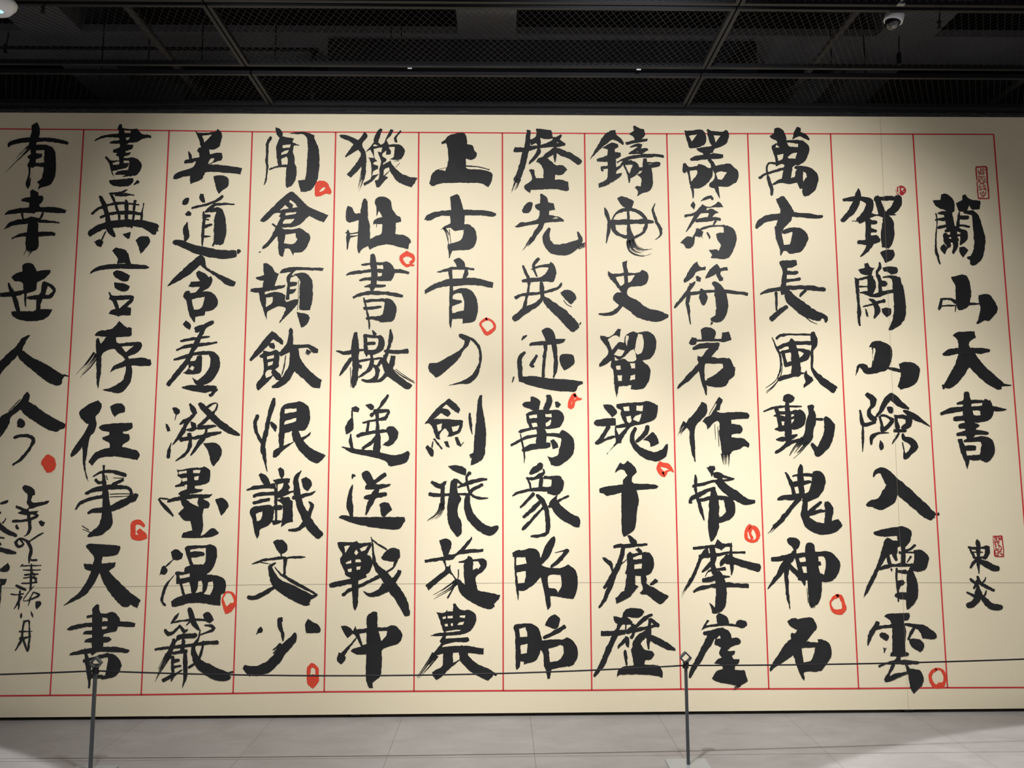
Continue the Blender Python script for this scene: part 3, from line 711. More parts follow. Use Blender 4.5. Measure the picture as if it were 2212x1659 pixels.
P 310 410 370 380 480 360 580 365 690 360 750 400 765 470 730 550 680 575 560 590 460 590 340 610 240 640 215 625 240 600 350 575 320 490
H 345 430 440 412 445 455 355 465
H 540 410 615 405 620 450 545 445
H 375 520 440 515 450 560 395 570
H 545 520 610 475 600 540 550 560
470 580 80 500 650 130 490 760 120
130 785 22 230 730 34 320 690 34 480 660 30 600 655 36 720 670 50
245 650 14 270 780 26 290 900 26 290 1000 8
270 845 36 400 800 70 520 790 70 590 785 50
P 600 730 640 710 690 770 700 810 630 830
P 710 640 740 600 790 620 850 670 885 730 885 840 850 920 780 980 700 1030 610 1020 600 980 560 910 620 930 690 900 710 820 735 720 715 680
C 象
P 345 1120 380 1060 480 985 515 1010 510 1060 460 1100 370 1140
520 1070 24 530 1110 30 480 1150 50 380 1185 40 320 1175 30
490 1170 46 485 1260 44 480 1310 40
330 1185 26 355 1250 30 370 1320 30
530 1170 40 640 1175 50 720 1180 60
P 640 1155 710 1150 765 1220 750 1320 700 1370 640 1380 560 1350 610 1270 620 1190
150 1390 14 220 1350 36 340 1320 40 520 1310 60 680 1320 60
400 1360 40 320 1450 40 245 1525 30
440 1380 40 500 1440 60 555 1560 60 575 1700 60 565 1820 50 500 1860 40 370 1870 24
500 1430 30 400 1540 50 280 1640 36
530 1510 30 430 1620 36 290 1770 40 265 1785 20
820 1390 28 700 1450 36 590 1520 40
P 690 1370 680 1430 720 1490 850 1600 940 1640 960 1680 950 1760 900 1760 820 1720 720 1660 650 1590 610 1520 580 1520 600 1450
C 魂
P 1230 300 1330 300 1390 360 1395 405 1340 450 1330 440 1260 360
P 1120 520 1140 485 1240 465 1380 460 1385 540 1370 550 1160 555
P 1390 295 1440 285 1600 270 1690 270 1740 255 1800 265 1885 305 1885 370 1860 460 1800 500 1700 530 1600 550 1540 590 1450 730 1450 760 1405 765 1310 850 1283 893 1275 888 1380 750 1370 620 1370 580 1380 545 1490 525 1440 420 1450 370 1390 330
H 1470 325 1540 315 1548 372 1485 375
H 1630 310 1712 305 1705 375 1632 372
H 1505 440 1565 430 1570 500 1545 520 1520 500
H 1590 480 1620 430 1695 405 1660 505 1620 490
H 1385 580 1510 570 1420 660
1290 560 60 1220 690 46 1145 760 40
1160 755 50 1270 710 34 1390 680 30 1440 740 30
1620 580 36 1580 680 50 1610 790 70 1720 880 100 1850 920 110 1950 880 100 2000 770 12
1760 560 50 1750 620 56 1690 690 46 1630 740 40
P 1710 720 1780 660 1820 625 1870 670 1900 755 1860 780 1800 805 1780 740 1700 720
R
900 175 36 845 240 40 830 320 40 870 320 40 890 260 36 930 230 40 890 180 30
940 240 30 975 232 20
R
1915 990 50 1895 1060 60 1930 1120 60 1960 1150 50 1970 1110 60
1910 1010 56 1970 1020 60 2030 1050 46 2075 1105 10
1985 1100 30 2030 1085 20
C 千
P 1370 1120 1400 1050 1440 990 1480 1010 1525 965 1610 1040 1635 1105 1580 1160 1575 1195 1600 1240 1830 1250 1895 1275 1870 1300 1630 1320 1660 1440 1640 1560 1620 1750 1590 1810 1530 1850 1480 1880 1455 1815 1450 1700 1450 1500 1450 1350 1280 1390 1240 1360 1190 1350 1185 1310 1250 1280 1470 1250 1475 1190 1520 1150 1480 1080 1420 1080
T 1090 1100
C 昭
P 90 520 150 490 240 485 290 465 370 475 400 500 430 580 490 430 540 360 590 320 610 355 580 460 530 570 440 665 490 690 560 700 650 705 700 690 760 660 850 730 875 850 860 980 820 1070 760 1065 600 1040 545 1040 550 1160 510 1205 500 1150 480 1030 460 930 430 810 400 840 350 900 230 975 170 970 165 1105 140 980 120 760 115 570 95 565
H 145 572 250 575 265 650 140 670
H 145 755 250 735 255 800 235 880 160 888
H 520 800 560 780 670 785 680 900 640 1000 610 950 530 940 515 860
755 485 36 700 550 46 640 620 46 560 690 34
600 520 6 680 500 14 740 485 26
C 痕
P 1465 310 1500 310 1580 380 1570 430 1510 420
1310 455 36 1380 435 46 1520 432 40 1700 422 26
1420 460 50 1400 540 60 1350 690 60 1270 820 60 1190 940 36
1320 760 50 1260 920 60 1200 1060 50 1130 1175 20
P 1165 575 1200 575 1280 630 1295 700 1280 750 1255 680 1190 620
1380 670 12 1470 590 6
P 1560 480 1600 455 1645 500 1640 515 1720 515 1775 580 1785 670 1750 760 1690 790 1700 850 1690 880 1740 920 1780 930 1850 980 1960 1035 1940 1070 1880 1125 1820 1115 1700 1020 1650 1020 1612 1000 1650 960 1630 880 1630 800 1560 790 1560 900 1600 920 1560 970 1490 1050 1420 1090 1335 1130 1320 1060 1350 1045 1400 985 1430 975 1460 780 1440 770 1465 650 1460 545 1500 505 1530 530 1600 520
H 1535 575 1640 540 1640 590 1535 600
H 1550 660 1645 645 1635 710 1550 715
1740 900 20 1810 850 50
T 1090 1240
C 昭
P 480 610 530 520 600 480 655 520 660 560 635 640 590 655 530 630
470 760 40 560 720 46 720 630 46
P 105 635 120 605 220 590 310 590 400 640 430 720 450 795 560 780 700 780 740 755 820 800 870 890 870 1000 810 1090 700 1110 560 1140 550 1200 540 1250 510 1250 490 1140 470 1100 460 950 430 905 410 970 360 1040 230 1080 230 1045 190 1040 180 1110 140 1145 130 1080 130 850 125 700 
H 172 650 250 632 270 700 270 750 180 750
H 190 850 275 830 265 945 195 955
H 525 890 600 870 670 845 700 860 700 960 640 1035 540 1050
C 歷
P 1430 445 1460 415 1550 405 1640 420 1670 445 1640 500 1580 525 1460 510 1530 570 1520 600 1460 605 1440 740 1490 770 1485 880 1460 870 1440 820 1350 895 1350 860 1440 750 1440 720 1340 735 1150 740 1150 680 1310 675 1350 600 1310 560 1300 500 1400 520
H 1370 670 1400 610 1440 605 1435 665
1330 725 60 1250 880 66 1160 1080 66 1070 1220 26
1760 485 26 1680 530 46 1580 610 50 1460 690 60
1480 690 60 1650 650 46 1840 610 26
1740 530 20 1780 570 46 1840 620 40
1740 540 36 1730 650 46 1720 760 50 1718 895 16
1720 690 60 1620 760 90 1560 860 90
1700 740 60 1800 790 80 1940 860 80 2035 905 24
1530 600 40 1540 690 40 1510 760 40
1440 915 34 1445 1000 42 1458 1085 24
P 1510 900 1560 830 1620 830 1670 900 1760 920 1790 960 1760 1010 1680 1030 1670 1080 1830 1090 1870 1130 1890 1180 1880 1245 1840 1220 1640 1200 1370 1205 1345 1240 1350 1160 1410 1110 1540 1090 1530 1000
T 710 260
C 獵
P 130 175 200 172 290 205 350 235 400 180 425 135 455 160 460 205 400 285 440 380 450 460 445 600 420 720 390 700 390 545 330 620 265 685 215 645 290 560 380 430 385 400 350 350 280 395 205 445 195 430 235 370 295 285 250 250 150 210
D 420 600 60 390 740 55 345 860 26
P 620 95 645 110 620 170 590 260 620 290 660 270 700 180 725 130 740 105 775 115 750 170 690 235 715 290 800 285 860 295 905 345 905 390 870 460 820 475 730 465 780 430 790 320 715 320 745 370 740 405 685 410 690 360 640 400 640 430 690 460 690 480 650 510 650 530 720 490 740 480 760 530 850 620 950 670 1060 685 1030 750 990 800 900 770 810 720 740 620 720 560 660 590 655 660 710 680 600 800 570 800 550 720 600 690 610 560 625 480 580 370 630 380 640 320 540 340 545 440 580 490 540 500 530 520 590 540 590 580 530 610 520 660 600 640 500 740 425 785 415 750 500 700 510 640 505 510 470 440 540 450 500 350 440 380 540 260 535 235 580 130
H 530 295 550 285 590 300 540 310
P 860 115 870 135 810 210 825 260 800 268 780 210
730 600 6 650 680 16
780 490 8 840 480 10
850 510 5 800 560 5
C 壯
P 205 1100 230 1020 280 1040 310 1105 380 1110 400 980 425 930 450 940 465 1000 470 1170 490 1240 495 1420 560 1380 630 1350 640 1240 560 1235 530 1245 545 1190 590 1165 640 1155 630 1130 600 1080 570 1160 570 1040 550 990 560 940 620 910 690 920 740 960 760 1060 820 1140 850 1150 865 1210 800 1225 800 1360 900 1370 960 1405 985 1450 960 1480 950 1540 870 1520 760 1490 700 1480 580 1500 490 1545 470 1500 400 1540 360 1590 340 1520 355 1280 360 1190 300 1210 240 1220 210 1200
575 1200 12 572 1280 5
230 1310 16 232 1400 50 220 1545 8
205 1340 16 270 1355 18 350 1340 16
250 1390 26 350 1370 16
C 上
P 1345 260 1400 220 1440 180 1480 165 1550 148 1610 150 1645 190 1655 285 1720 300 1740 360 1770 390 1760 440 1700 475 1640 455 1640 540 1660 580 1800 585 1940 620 1960 660 1940 740 1905 800 1830 755 1700 745 1400 750 1320 760 1250 785 1200 755 1230 650 1290 590 1390 605 1430 480 1415 300 1400 270 1350 285
1300 590 8 1400 565 8
1640 545 14 1780 555 10 1920 590 12
C 古
P 1450 915 1535 880 1560 900 1610 1065 1780 1070 1900 1080 2000 1110 1970 1150 1800 1135 1625 1135 1620 1240 1680 1245 1750 1310 1770 1400 1740 1500 1680 1545 1560 1550 1480 1555 1440 1650 1420 1480 1560 1440 1600 1390 1620 1305 1500 1320 1460 1285 1390 1290 1335 1310 1380 1265 1455 1230 1450 1140 1340 1140 1270 1165 1220 1195 1140 1190 1165 1140 1240 1100 1340 1080 1465 1070
D 1380 1290 20 1430 1380 46 1440 1540 50
1390 1300 10 1440 1500 8
1440 1300 8 1460 1480 8
T 710 540
C 書
525 62 56 530 140 78 540 260 76 535 380 80 515 480 40
395 178 20 480 168 28 650 165 36 
210 300 14 320 268 44 500 248 40 700 250 46 850 255 46 955 275 30
P 640 150 690 135 750 170 790 240 785 290 745 370 600 370 560 355 560 320 630 310 650 230
370 365 20 440 345 36 560 345 40
430 440 16 500 430 40 600 432 38 680 425 20
295 570 24 370 535 36 500 515 44 650 515 44 780 530 44 880 548 36
420 570 16 450 700 28 480 850 28 485 945 12
420 615 26 520 600 34 660 598 40
P 650 590 690 575 760 600 810 680 800 780 760 850 690 860 610 865 600 790 640 770 660 700 665 620
420 695 30 520 690 40 630 680 14
450 820 30 530 810 40 630 820 60
C 檄
325 985 30 320 1080 76 315 1200 100 320 1350 80 310 1540 80 290 1640 30
260 1400 8 265 1640 8
90 1205 12 200 1230 44 300 1205 36 430 1190 24
265 1300 50 200 1400 46 130 1500 16
P 360 1350 400 1380 390 1420 350 1400
525 960 16 555 1010 50
425 1030 50 500 1030 30 590 1040 36
435 1040 40 440 1120 44 450 1230 40 455 1275 8
P 560 1030 620 1015 660 1060 670 1130 640 1200 540 1250 430 1240 420 1190 550 1190 590 1120 590 1060
450 1115 40 555 1110 30
510 1250 40 520 1300 30
360 1330 36 500 1305 26 640 1290 20
520 1320 44 480 1430 50 340 1530 12
520 1370 26 580 1420 50 560 1530 60 480 1570 44 400 1545 26
640 1300 44 580 1390 30
740 950 26 740 1050 50 710 1180 40 670 1290 50 640 1350 44
670 1210 40 780 1215 50 940 1210 56
P 655 1250 700 1250 690 1310 720 1360 740 1260 800 1265 790 1360 770 1420 830 1490 920 1560 1000 1610 960 1660 900 1650 820 1590 720 1520 680 1490 640 1370
680 1490 50 620 1550 36 530 1580 12
780 1430 8 900 1520 14 1030 1590 8
800 1420 5 950 1530 8 1020 1570 5
R
940 40 56 870 80 44 880 140 40 930 190 40 980 180 26 1020 185 18
940 50 66 1000 70 56 1010 120 36 975 150 40
C 音
P 1490 120 1540 95 1580 105 1625 155 1630 200 1740 220 1740 240 1660 235 1670 290 1640 330 1760 335 1970 390 1955 455 1800 425 1700 420 1620 420 1485 435 1490 490 1560 460 1640 455 1700 480 1760 560 1780 660 1775 760 1740 850 1600 880 1600 820 1475 825 1465 945 1440 880 1440 600 1445 430 1320 450 1200 500 1150 530 1145 480 1250 410 1380 360 1440 345 1425 255 1320 270 1290 265 1360 235 1430 215 1450 205 1530 200
H 1475 235 1625 235 1600 335 1480 345
H 1485 540 1540 515 1590 520 1615 600 1615 720 1475 755 1475 670 1590 630 1590 605 1485 590
R
1880 820 40 1810 880 30 1850 960 34 1895 1005 40 1960 960 36 1985 915 30 1950 850 30 1880 822 30
C ノ
P 1550 1010 1580 998 1660 1025 1740 1065 1810 1150 1830 1270 1815 1380 1780 1500 1690 1590 1580 1600 1425 1620 1600 1560 1700 1500 1780 1380 1800 1260 1770 1150 1690 1070 1670 1140 1610 1200 1560 1290 1440 1410 1330 1500 1280 1525 1200 1440 1190 1390 1210 1350 1300 1345 1400 1290 1560 1200 1620 1120 1620 1075 1560 1045
T 700 820
C 遞
P 325 340 380 315 425 345 410 390 340 375
335 370 20 335 440 20
P 250 570 300 480 345 430 355 530 345 600 265 655
320 650 20 315 740 36 340 820 20
P 200 800 280 810 400 830 600 850 800 900 920 890 1000 850 1025 880 1000 960 960 1000 830 1030 780 1030 730 970 600 930 400 890 300 860
P 490 305 560 285 600 320 590 355 560 365
765 185 26 730 240 40 650 350 30 560 430 46
600 380 46 770 370 40
P 700 360 780 360 790 390 740 490 640 490 460 525 455 505 560 480 660 460 730 430 755 390
630 380 40 640 550 40 640 700 70 630 860 80
530 500 30 510 630 30
395 675 40 500 640 40 700 615 40 790 610 40
P 740 600 770 560 830 560 885 620 880 690 820 770 770 795 690 780 750 740 775 690
640 680 50 550 760 50 460 820 36
C 送
335 1185 10 350 1140 30 370 1155 16
340 1255 10 310 1400 56 310 1520 80 325 1640 30
P 450 1120 490 1090 540 1100 590 1190 600 1240 640 1250 800 1245 780 1275 640 1310 490 1310 490 1275 510 1250 460 1180
730 1130 50 590 1230 40
650 1280 50 600 1380 70 550 1480 60 500 1615 20
485 1410 40 560 1400 60 740 1370 50
P 660 1490 690 1470 770 1470 815 1550 770 1590 720 1640 690 1630
P 175 1650 210 1620 400 1640 600 1640 730 1640 960 1640 970 1680 940 1730 900 1780 800 1790 560 1760 400 1730 280 1690
C 劍
P 1200 530 1250 460 1350 340 1490 225 1540 260 1620 340 1610 405 1560 380 1460 295 1410 340 1480 355 1515 400 1480 445 1400 400 1310 470 1460 470 1560 480 1630 480 1660 490 1650 570 1610 640 1500 680 1470 680 1490 640 1460 590 1440 580 1380 660 1390 710 1340 700 1290 560 1250 520
H 1345 540 1410 520 1400 600 1360 620
H 1520 565 1620 545 1590 610 1540 625
P 1300 710 1320 700 1420 820 1400 835
1300 740 14 1290 810 30
P 1210 810 1235 780 1300 830 1310 870 1300 920 1270 915
P 1430 740 1480 735 1505 810 1460 800
P 1560 690 1600 685 1630 760 1640 800 1590 780
1625 795 14 1670 745 6
1740 400 20 1745 520 40 1770 650 12
P 1835 250 1860 185 1890 185 1890 320 1920 480 1935 620 1925 850 1900 940 1840 990 1745 1025 1780 880 1795 700 1820 450
D 1800 900 60 1740 920 50
C 飛
P 1480 1030 1560 1020 1660 1040 1700 1080 1690 1145 1600 1115 1530 1080
1740 1110 44 1700 1160 30 1700 1220 30 1730 1330 26
1945 1190 20 1860 1195 40 1740 1230 44 1600 1285 24
1580 1200 30 1660 1260 30
1890 1255 40 1780 1310 46 1740 1360 50
1750 1370 30 1830 1410 30 1960 1415 12
P 1270 1230 1290 1205 1390 1245 1430 1215 1470 1210 1440 1280 1430 1310 1340 1290
1260 1370 46 1400 1375 36 1700 1365 26
1415 1290 50 1420 1400 50 1410 1540 60
D 1410 1480 60 1370 1600 70 1220 1700 40
P 1510 1230 1550 1180 1600 1190 1590 1300 1610 1370 1640 1420 1600 1520 1600 1620 1640 1700 1640 1840 1590 1880 1500 1760 1470 1600 1480 1450 1500 1340
1720 1370 50 1710 1500 80 1750 1640 100 1860 1750 110 1980 1810 110 2070 1760 50
T 700 1100
C 戰
P 160 395 190 390 340 395 390 375 420 405 560 395 570 430 510 540 560 570 580 650 550 740 500 780 510 810 410 850 410 1000 400 1150 370 1215 345 1150 335 1000 330 890 100 935 65 920 80 880 330 825 260 790 240 730 195 640 195 580 220 540 170 450
H 240 440 315 430 255 520
H 425 465 530 425 500 480 445 505
H 360 520 385 480 410 520 385 550
H 255 640 325 605 325 645 270 655
H 375 600 430 595 445 630 375 635
H 280 715 330 705 330 745 290 750
H 385 690 440 675 430 720 390 725
225 1025 40 300 970 44 420 920 40 660 800 40
560 330 10 580 420 20 590 560 30 620 680 60 720 800 110 830 950 130 930 1090 130 985 1260 70
570 360 14 660 430 26 750 480 20
P 680 570 740 500 820 460 900 480 910 560 860 620 720 610
865 600 36 830 690 24 750 750 24
900 740 50 850 820 60 760 920 80 640 1000 56 540 1020 50 470 980 10
P 700 880 770 900 780 980 640 1040 600 1030
T 700 1300 4.76
C 冲
P 170 245 240 252 300 300 320 245 335 285 440 270 435 185 460 125 510 100 548 110 550 262 640 262 690 240 750 255 800 320 800 370 760 430 650 465 595 500 595 600 585 745 560 785 500 830 505 885 460 885 430 790 430 650 435 540 330 540 275 505 300 480 380 460 320 345 290 330 240 372 205 320
H 360 330 435 312 435 435 400 445
H 558 300 648 297 640 350 590 402
330 372 10 200 535 40
P 130 580 150 520 205 540 220 590 175 643 135 610
T 700 1100
C 旋
P 1375 370 1440 350 1500 365 1525 420 1500 500 1480 540 1570 530 1680 420 1765 325 1770 360 1680 480 1905 475 1900 510 1610 540 1540 600 1450 610 1460 680 1510 690 1510 660 1520 740 1580 830 1620 840 1680 900 1665 680 1680 640 1610 640 1605 625 1690 600 1720 555 1760 570 1780 600 1890 585 1945 620 1940 680 1890 750 1810 815 1840 970 1940 990 2105 1025 2090 1070 2030 1130 2040 1160 1980 1195 1860 1160 1700 1070 1620 990 1590 900 1560 890 1560 830 1500 760 1300 920 1250 970 1210 905 1440 730 1450 700 1415 610 1205 640 1200 605 1430 565
H 1775 725 1785 620 1840 620 1870 680 1840 720 1830 700
D 1580 870 60 1450 970 70 1270 1070 60
1560 900 30 1475 1060 16
1605 720 14 1605 800 14 1590 850 8
T 700 1240
C 農
P 1340 455 1400 465 1450 455 1470 425 1475 450 1540 445 1540 355 1570 350 1620 420 1680 435 1740 430 1810 480 1820 540 1790 620 1750 680 1640 720 1460 735 1450 770 1560 765 1720 755 1735 780 1710 810 1540 815 1420 850 1410 875 1530 860 1700 855 1840 880 1910 885 1905 960 1720 940 1720 970 1830 1070 2000 1150 2020 1200 1960 1275 1840 1220 1720 1140 1620 1030 1500 1130 1400 1230 1345 1265 1300 1220 1290 1170 1400 1110 1420 1060 1420 950 1340 965 1300 950 1400 830 1380 800 1420 740 1265 740 1340 710 1430 700 1410 640 1380 540
H 1415 510 1455 500 1455 530 1420 540
H 1475 500 1535 492 1540 525 1475 530
H 1620 495 1690 490 1680 525 1620 515
H 1440 595 1475 590 1480 625 1445 625
H 1510 590 1540 582 1540 620 1520 622
H 1590 610 1610 580 1675 565 1660 605
H 1450 685 1560 665 1640 665 1620 680 1460 698
H 1540 940 1610 935 1620 1020 1540 1060
D 1330 960 90 1230 1100 60 1095 1265 16
2020 1180 30 2055 1210 20
T 335 260
C 吳
P 468 110 500 140 580 150 715 135 745 100 795 150 795 220 760 320 690 350 645 350 655 405 750 385 800 390 805 450 790 480 740 490 640 525 800 535 950 555 1040 570 1020 645 900 630 630 615 590 650 540 710 420 760 415 660 320 680 250 705 215 700 230 650 300 610 400 580 460 550 490 490 420 510 345 515 350 485 400 465 530 440 525 390 500 365 515 330 550 320 520 220
H 565 185 680 170 590 265
H 630 520 660 460 710 455 690 495
400 370 10 415 420 40 425 480 26
P 695 665 770 655 850 670 880 720 870 790 800 840 765 880 730 820 710 740
C 道
P 330 960 370 925 410 930 400 980 370 1010 325 1005
P 525 920 540 875 580 880 590 930 600 980 570 985 535 950
805 905 36 750 950 36 680 985 36 600 1010 34 440 1045 30
700 1010 34 800 1000 30 945 1003 20
690 1020 46 640 1070 56 600 1095 20
P 355 1120 400 1080 435 1110 430 1135 375 1140
385 1215 10 365 1300 70 380 1380 76 355 1460 30
580 1090 20 585 1200 30 570 1350 40 560 1500 14
580 1150 60 655 1140 30
590 1180 20 640 1190 16
570 1275 46 680 1245 24
580 1390 36 660 1385 14
660 1085 30 740 1065 60 790 1090 60
770 1070 60 775 1200 140 775 1330 150 760 1450 120
710 1450 20 690 1500 24
225 1460 50 300 1470 80 450 1530 100 600 1570 110 800 1600 110 950 1590 90
1000 1555 50 990 1590 20
C 聞
P 1435 80 1490 100 1525 150 1520 190 1660 215 1640 260 1730 300 1660 300 1645 370 1665 440 1665 510 1690 560 1680 700 1640 770 1590 805 1560 780 1570 560 1480 560 1360 595 1365 575 1470 540 1450 400 1450 300 1490 210 1450 165
H 1525 295 1620 285 1610 325 1520 325
H 1510 385 1595 350 1580 390 1505 415
H 1505 465 1570 430 1585 460 1580 530 1510 530
1385 205 34 1345 270 36 1335 400 26 1335 580 26 1325 700 24 1300 770 10
P 1595 155 1690 140 1800 140 1905 180 1900 210 1950 330 1965 480 1950 650 1920 750 1850 840 1740 855 1720 780 1710 715 1790 710 1810 600 1820 400 1820 240 1780 170 1680 165
R
P 1930 730 2010 720 2070 760 2110 860 2090 885 2040 875 1980 905 1920 910 1905 870 1910 790
H 1960 845 2010 800 2040 800 2010 840 1970 855
C 倉
P 1250 1195 1350 1090 1480 960 1590 870 1650 855 1760 960 1850 1040 2070 1130 2010 1220 1900 1170 1840 1140 1780 1200 1720 1250 1640 1275 1510 1280 1540 1300 1650 1300 1740 1290 1810 1340 1855 1390 1820 1500 1760 1570 1660 1580 1650 1620 1610 1540 1550 1530 1525 1630 1480 1600 1470 1480 1460 1380 1340 1510 1290 1540 1275 1525 1380 1400 1440 1280 1390 1240 1400 1230 1450 1260 1500 1160 1480 1150 1500 1110 1430 1110 1340 1190 1290 1215
H 1490 1075 1555 1010 1600 1050
H 1600 970 1615 950 1670 990 1710 1035 1640 1045 1650 1010
H 1560 1105 1690 1095 1680 1115 1555 1135
H 1545 1190 1665 1175 1620 1230 1525 1235
H 1560 1360 1680 1350 1680 1390 1700 1420 1650 1475 1540 1470
1240 1575 12 1262 1570 10
T 335 540
C 頡
P 1295 160 1325 155 1400 200 1430 260 1480 285 1460 330 1440 390 1430 430 1560 420 1540 450 1310 500 1310 530 1420 500 1500 510 1560 540 1550 600 1570 620 1660 590 1710 590 1700 650 1600 760 1490 870 1480 870 1560 720 1560 690 1480 670 1430 690 1340 740 1335 835 1300 740 1250 580 1240 510 1135 500 1150 460 1280 450 1300 370 1215 350 1200 330 1300 300
H 1325 570 1405 560 1405 610 1380 650 1325 680
P 1480 280 1520 230 1640 205 1800 205 2015 215 2000 250 1800 240 1680 245 1630 300 1700 300 1620 330 1615 350 1610 380 1700 385 1690 420 1610 440 1610 470 1690 465 1660 510 1605 530 1605 590 1560 600 1580 400 1570 330 1620 260
P 1650 290 1750 270 1820 290 1870 350 1885 450 1880 600 1850 720 1725 720 1725 450 1735 380 1690 310
1715 360 6 1710 600 6 1700 720 8
P 1690 740 1810 765 1850 810 1810 890 1745 930 1720 850
C 飲
P 1125 1310 1200 1200 1300 1070 1395 965 1460 1010 1530 1080 1525 1135 1410 1065 1290 1200 1180 1300 1140 1330
P 1345 1110 1420 1110 1435 1150 1425 1185 1370 1165
P 1255 1285 1245 1260 1290 1230 1290 1200 1380 1215 1440 1190 1490 1220 1480 1330 1470 1400 1440 1420 1430 1480 1310 1610 1230 1680 1210 1650 1215 1590 1280 1500 1300 1420 1290 1290
H 1335 1275 1420 1250 1420 1290 1340 1310
H 1345 1345 1410 1325 1400 1370 1350 1390
H 1320 1465 1360 1430 1430 1440 1400 1490 1330 1530
1410 1450 60 1470 1520 80 1500 1545 20
P 1600 950 1620 925 1645 950 1650 1130 1760 1130 1850 1130 1950 1190 1945 1230 1880 1225 1830 1170 1710 1175 1730 1280 1800 1390 1900 1490 1990 1550 1970 1650 1880 1640 1760 1530 1665 1450 1600 1560 1490 1640 1400 1650 1390 1630 1480 1560 1540 1480 1600 1370 1610 1220 1500 1270 1490 1220 1570 1120 1595 1010
1560 1260 10 1540 1400 16 1510 1500 8
D 1840 1200 70 1800 1270 40
C 含
P 530 65 590 90 605 180 620 210 750 280 900 350 965 380 940 435 850 415 740 330 570 210 540 180 430 280 320 350 200 410 145 440 200 360 300 260 420 150
P 490 270 520 245 600 280 640 325 670 310 685 370 650 440 560 495 640 495 710 530 750 600 745 660 700 710 600 735 590 780 480 800 475 870 420 800 390 700 370 600 335 560 340 530 370 490 415 490 420 515 490 500 535 440 400 440 425 380 540 370 500 320
H 440 590 595 555 570 660 530 705 460 710
P 330 885 370 840 425 890 415 955 370 930
C 羞
690 860 50 590 910 56 490 950 70
580 930 60 520 1060 50 450 1200 56 380 1330 60 260 1480 60 150 1610 46
305 1090 22 420 1070 40 560 1045 36 650 1035 20
255 1195 20 380 1150 40 560 1130 36 740 1105 20
225 1310 22 350 1275 40 480 1240 40 640 1225 40
P 500 1270 560 1250 560 1340 550 1450 500 1480 400 1485 330 1470 400 1410 390 1330 480 1320
H 405 1420 440 1380 470 1400 450 1440
P 620 1205 700 1215 760 1270 775 1370 750 1460 690 1550 620 1600 530 1620 480 1600 440 1520 500 1560 580 1500 650 1400 660 1330 650 1270
330 1640 30 480 1640 60 620 1660 60 730 1640 30
500 1640 60 620 1660 90 720 1640 40
360 1650 20 480 1665 50 600 1680 50 700 1640 40
720 1660 60 680 1720 44 650 1735 30
T 325 820
C 恨
1475 225 34 1460 300 60 1410 460 56 1380 620 56 1345 780 60 1355 900 50 1395 1100 8
1280 430 44 1250 520 46 1265 630 40 1330 750 30
P 1430 510 1450 498 1510 550 1505 590 1490 625 1440 560
P 1540 560 1545 430 1560 340 1620 290 1730 270 1790 260 1880 310 1905 400 1900 500 1850 600 1770 610 1800 690 1870 660 1915 620 1900 670 1830 720 1860 770 1950 840 2095 900 2050 960 1980 1000 1880 950 1770 840 1720 740 1590 840 1500 930 1460 920 1470 850 1540 810 1530 680
H 1605 350 1745 340 1745 380 1600 405
H 1610 495 1745 455 1740 495 1600 540
H 1605 640 1690 610 1690 670 1710 740 1590 790
C 識
P 1290 1140 1320 1115 1390 1155 1430 1230 1430 1270 1360 1270
P 1520 1070 1550 1045 1590 1070 1600 1130 1570 1190 1540 1140
1150 1320 14 1230 1295 44 1360 1280 44 1480 1270 60
1230 1400 30 1300 1370 50 1500 1360 40 1640 1330 40
1230 1475 34 1320 1445 46 1420 1430 40
P 1185 1580 1220 1525 1350 1500 1440 1500 1475 1560 1460 1680 1410 1740 1310 1790 1300 1850 1270 1900 1240 1820 1220 1680
H 1260 1600 1340 1570 1330 1640 1310 1680 1270 1690
P 1460 1200 1560 1180 1670 1180 1660 1230 1640 1240 1670 1290 1630 1340 1740 1320 1600 1390 1510 1420 1500 1260
H 1520 1250 1590 1230 1570 1300 1520 1340
1500 1300 40 1500 1500 30 1495 1700 34
1560 1430 50 1650 1430 60
P 1510 1440 1600 1410 1700 1450 1700 1700 1640 1710 1590 1740 1560 1760 1580 1600 1570 1480
1480 1530 60 1560 1520 60
1470 1710 50 1560 1690 30
1800 1090 14 1740 1180 50 1750 1320 80 1780 1480 80 1850 1640 110 1930 1770 120 2020 1860 100
1700 1410 40 1820 1390 50 1920 1360 36 1970 1330 10
1890 1460 14 1930 1500 44 1900 1600 46 1850 1700 60 1760 1790 40 1650 1800 20
P 1800 1190 1860 1160 1920 1210 1930 1260 1880 1330 1830 1300
C 潑
P 260 340 300 330 350 360 350 400 310 420 280 400
310 410 14 290 485 6
P 175 525 210 535 240 610 200 620
250 750 6 225 820 24 220 860 40 205 930 36
P 460 290 480 280 545 350 545 400 510 420 480 370
540 390 40 490 460 40 400 500 46 350 530 24
500 430 36 430 530 40 370 640 56 265 780 8
P 480 500 540 520 550 570 600 570 490 620 420 600 490 570
590 290 50 670 370 76 780 480 80 900 580 90 1000 630 60 1065 660 20
670 340 30 740 290 24 800 285 16 780 360 30 700 440 40 570 560 36 
570 580 40 690 560 50 780 550 30
670 570 40 660 640 40 600 740 60 480 905 10
360 710 60 500 700 40 700 660 50 840 630 30
460 650 50 480 720 46 460 820 46 400 900 36 300 970 10
P 630 760 790 760 850 830 850 890 800 980 750 1035 720 980 690 860
C 墨
